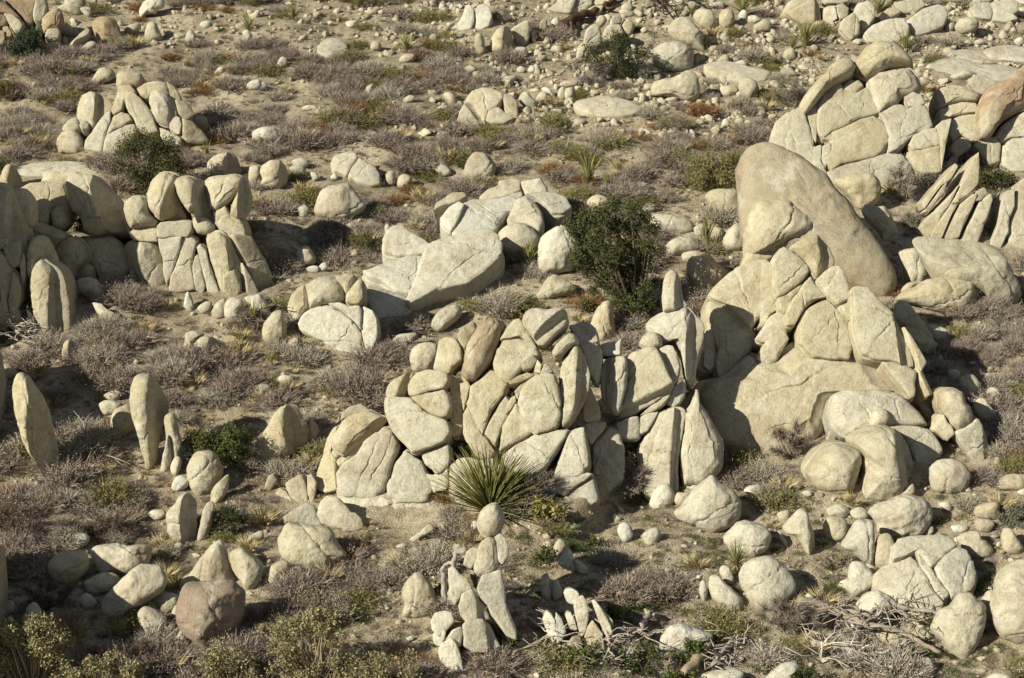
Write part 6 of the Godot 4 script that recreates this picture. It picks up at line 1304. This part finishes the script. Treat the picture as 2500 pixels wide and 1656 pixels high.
# ---------------------------------------------------------------- scattered plants and stones
func pick_spot(r: RandomNumberGenerator) -> Vector2:
	for i in 60:
		var p := Vector2(r.randf_range(-260, 2760), r.randf_range(-90, 1730))
		if not covered(p) and not covered(p + Vector2(0, -8)): return p
	return Vector2(-200, 20)

func zone(p: Vector2) -> Dictionary:
	# shares of the plant kinds by part of the slope: mauve, grey, olive, rust, straw, green
	if p.y < 330 and p.x > 1050 + p.y * 0.6: return {"n": "among pale rubble near the fallen log", "d": 0.42, "k": [0.22, 0.24, 0.24, 0.08, 0.16, 0.06]}
	if p.y < 130: return {"n": "near the top of the slope above the cone cluster", "d": 0.5, "k": [0.22, 0.18, 0.26, 0.16, 0.13, 0.05]}
	if p.y < 520 and p.x < 1800: return {"n": "on the scrub slope behind the dark tree", "d": 1.0, "k": [0.42, 0.16, 0.13, 0.10, 0.16, 0.03]}
	if p.x > 2200 and p.y > 680 and p.y < 1180: return {"n": "beyond the cracked dome of tan blocks", "d": 1.0, "k": [0.42, 0.30, 0.06, 0.04, 0.08, 0.10]}
	if p.x > 1240 and p.y > 1180: return {"n": "on the sandy bank among pale slabs", "d": 0.20, "k": [0.12, 0.14, 0.08, 0.06, 0.34, 0.26]}
	if p.x > 700 and p.y > 1270: return {"n": "around the balanced rock stack", "d": 0.6, "k": [0.34, 0.24, 0.04, 0.08, 0.26, 0.04]}
	if p.x < 760 and p.y > 760: return {"n": "around the two tall standing stones", "d": 0.75, "k": [0.40, 0.26, 0.03, 0.06, 0.22, 0.03]}
	return {"n": "on bare ground between the outcrops", "d": 0.7, "k": [0.40, 0.28, 0.10, 0.06, 0.13, 0.03]}

func scatter():
	var r := RandomNumberGenerator.new(); r.seed = 99
	var mauve := Color(0.235, 0.188, 0.16); var mauve_tip := Color(0.295, 0.245, 0.208)
	var kinds := [
		{"name": "dry_shrub", "label": "low dry mauve brown shrub", "cat": "shrub", "group": "dry mauve shrubs", "m": [], "s": [0.7, 1.5]},
		{"name": "grey_shrub", "label": "low grey twiggy shrub", "cat": "shrub", "group": "grey twiggy shrubs", "m": [], "s": [0.65, 1.35]},
		{"name": "olive_shrub", "label": "low olive green shrub", "cat": "shrub", "group": "olive shrubs", "m": [], "s": [0.65, 1.35]},
		{"name": "rust_shrub", "label": "low rust coloured dry shrub", "cat": "shrub", "group": "rust coloured shrubs", "m": [], "s": [0.6, 1.2]},
		{"name": "grass_tuft", "label": "tuft of dry straw coloured grass", "cat": "grass", "group": "straw grass tufts", "m": [], "s": [0.6, 1.2]},
		{"name": "weed", "label": "small bright green weed", "cat": "weed", "group": "green weeds", "m": [], "s": [0.3, 0.6]}]
	for i in 3:
		kinds[0].m.append(shrub_mesh(500 + i, 190, 160, 0.40, mauve, mauve_tip, Color(0.255, 0.21, 0.175), 0.03))
		kinds[1].m.append(shrub_mesh(520 + i, 190, 240, 0.42, Color(0.27, 0.24, 0.195), Color(0.39, 0.35, 0.285), Color(0.32, 0.295, 0.23), 0.035))
		kinds[2].m.append(shrub_mesh(540 + i, 90, 700, 0.42, Color(0.17, 0.145, 0.08), Color(0.21, 0.195, 0.085), Color(0.19, 0.18, 0.07), 0.045))
		kinds[3].m.append(shrub_mesh(560 + i, 170, 120, 0.40, Color(0.16, 0.09, 0.05), Color(0.25, 0.15, 0.07), Color(0.22, 0.14, 0.06), 0.03))
		kinds[4].m.append(grass_mesh(580 + i, 230, 0.36, Color(0.42, 0.345, 0.20)))
		kinds[5].m.append(shrub_mesh(600 + i, 40, 420, 0.36, Color(0.08, 0.08, 0.03), Color(0.08, 0.10, 0.03), Color(0.085, 0.115, 0.035), 0.07))
	var proto := []
	var counts := [0, 0, 0, 0, 0, 0]
	var spare := [[], [], [], [], [], []]
	for n in 4300:
		var p := pick_spot(r)
		var z := zone(p)
		var mp := 1.0
		var patch := nk.get_noise_2d(p.x * 0.0045, p.y * 0.0075)
		if patch < r.randf_range(-0.45, 0.08): continue
		# nearer ground holds fewer plants per pixel
		if r.randf() > float(z.d) * lerpf(1.0, 0.42, clampf(p.y / 1656.0, 0.0, 1.0)): continue
		var q := r.randf()
		var kind := 0
		for i in 6:
			q -= z.k[i]
			if q <= 0.0: kind = i; break
		var at := ground_hit(p)
		var K: Dictionary = kinds[kind]
		var sc := r.randf_range(K.s[0], K.s[1])
		var tr := Transform3D(Basis(Vector3.UP, r.randf() * TAU) * Basis.from_scale(Vector3(sc, sc * r.randf_range(0.7, 1.15), sc)), at + Vector3.DOWN * 0.02)
		var in_view := p.x > -40 and p.x < 2540 and p.y > -20 and p.y < 1690
		if in_view and counts[kind] < 300:
			counts[kind] += 1
			var o := mesh_node(K.name, K.m[r.randi() % 3], M.twig if kind in [0, 1, 3, 4] else M.leaf, self)
			o.transform = tr
			tag(o, K.label + " " + z.n, K.cat, K.group + " " + z.n)
		else: spare[kind].append(tr)
	print("plants ", counts)
	for kind in 6:
		if spare[kind].is_empty(): continue
		multi(kinds[kind].name + "_cover", kinds[kind].m[0], M.twig, spare[kind], ["more low scrub of that colour farther along the slope", "more grey scrub farther along the slope", "more olive scrub farther along the slope", "more rusty scrub farther along the slope", "more straw grass farther along the slope", "more green weeds farther along the slope"][kind], kinds[kind].cat, [])
	# litter: tiny dry tufts and twigs, too many to count
	var tufts := []; var tufts2 := []; var green := []
	for n in 12000:
		var p := pick_spot(r)
		var at := ground_hit(p)
		var sc := r.randf_range(0.16, 0.42)
		var tr := Transform3D(Basis(Vector3.UP, r.randf() * TAU) * Basis.from_scale(Vector3(sc, sc * r.randf_range(0.5, 1.1), sc)), at)
		var q := r.randf()
		var sandy := p.x > 1240 and p.y > 1180
		if q < (0.18 if sandy else 0.06): green.append(tr)
		elif q < 0.5: tufts.append(tr)
		elif not sandy or q < 0.75: tufts2.append(tr)
	multi("dry_litter", shrub_mesh(700, 60, 20, 0.35, mauve * 1.1, mauve_tip, mauve, 0.04), M.twig, tufts, "fine dry mauve litter and seedlings covering the ground", "ground cover", [])
	multi("straw_litter", grass_mesh(701, 90, 0.35, Color(0.38, 0.315, 0.2)), M.twig, tufts2, "fine straw coloured litter covering the ground", "ground cover", [])
	multi("green_seedlings", shrub_mesh(702, 20, 130, 0.3, Color(0.08, 0.08, 0.03), Color(0.08, 0.10, 0.03), Color(0.075, 0.10, 0.03), 0.09), M.leaf, green, "tiny green seedlings dotted over the sand", "ground cover", [])
	# loose stones too small to pick out, and gravel
	for v in 3:
		var list := []; var cols := []
		for n in 5200:
			var p := pick_spot(r)
			var stony := (p.y < 340 and p.x > 900) or p.y < 120
			if not stony and r.randf() > 0.45: continue
			var at := ground_hit(p)
			var sc := 0.016 + 0.055 * pow(r.randf(), 4.0) + (0.13 * pow(r.randf(), 4.5) if stony else 0.0)
			list.append(Transform3D(Basis(any_dir(r), r.randf() * TAU) * Basis.from_scale(Vector3(sc * r.randf_range(0.8, 1.5), sc * r.randf_range(0.6, 1.0), sc)), at + Vector3.UP * sc * 0.25))
			var f := r.randf_range(0.6, 1.08)
			cols.append(Color(f, f, f))
		for n in 2600:
			var p := Vector2(r.randf_range(980, 2700), r.randf_range(-80, 340))
			if covered(p) or p.x < 980.0 + p.y * 1.2 or nk.get_noise_2d(p.x * 0.006, p.y * 0.012 + 60.0) < r.randf_range(-0.35, 0.1): continue
			var at := ground_hit(p)
			var sc := 0.03 + 0.11 * pow(r.randf(), 3.5)
			list.append(Transform3D(Basis(any_dir(r), r.randf() * TAU) * Basis.from_scale(Vector3(sc * r.randf_range(0.8, 1.6), sc * r.randf_range(0.6, 1.0), sc)), at + Vector3.UP * sc * 0.2))
			var f := r.randf_range(0.75, 1.12)
			cols.append(Color(f, f, f))
		multi("gravel", pebble(900 + v), M.rock, list, ["pale gravel and small loose stones over the slope", "mixed cream gravel strewn over the slope", "coarse light grit strewn over the slope"][v], "gravel", cols)

func pebble(sd: int) -> ArrayMesh:
	var r := RandomNumberGenerator.new(); r.seed = sd
	var off := Vector3(r.randf() * 50.0, 0, 0)
	var V := PackedVector3Array(); var C := PackedColorArray(); var I := PackedInt32Array()
	var na := 10; var nr := 6
	for i in nr + 1:
		var th := PI * i / nr
		for j in na:
			var d := Vector3(sin(th) * cos(TAU * j / na), cos(th), sin(th) * sin(TAU * j / na))
			V.append(d * (1.0 + 0.7 * nz.get_noise_3dv(d * 0.8 + off)))
			C.append(Color(0.50, 0.455, 0.37))
	for i in nr:
		for j in na:
			var a := i * na + j; var b := i * na + (j + 1) % na
			I.append_array([a, b, a + na, b, b + na, a + na])
	var arr := []; arr.resize(Mesh.ARRAY_MAX)
	arr[Mesh.ARRAY_VERTEX] = V; arr[Mesh.ARRAY_COLOR] = C; arr[Mesh.ARRAY_INDEX] = I
	var st := SurfaceTool.new(); st.create_from_arrays(arr); st.generate_normals()
	return st.commit()

func multi(called: String, mesh: Mesh, material: Material, list: Array, label: String, cat: String, cols: Array):
	if list.is_empty(): return
	var mm := MultiMesh.new()
	mm.transform_format = MultiMesh.TRANSFORM_3D
	if cols.size() > 0: mm.use_colors = true
	mm.mesh = mesh
	mm.instance_count = list.size()
	for i in list.size():
		mm.set_instance_transform(i, list[i])
		if cols.size() > 0: mm.set_instance_color(i, cols[i])
	var o := MultiMeshInstance3D.new(); o.multimesh = mm; o.material_override = material
	o.name = numbered(called); add_child(o)
	tag(o, label, cat, "", "stuff")
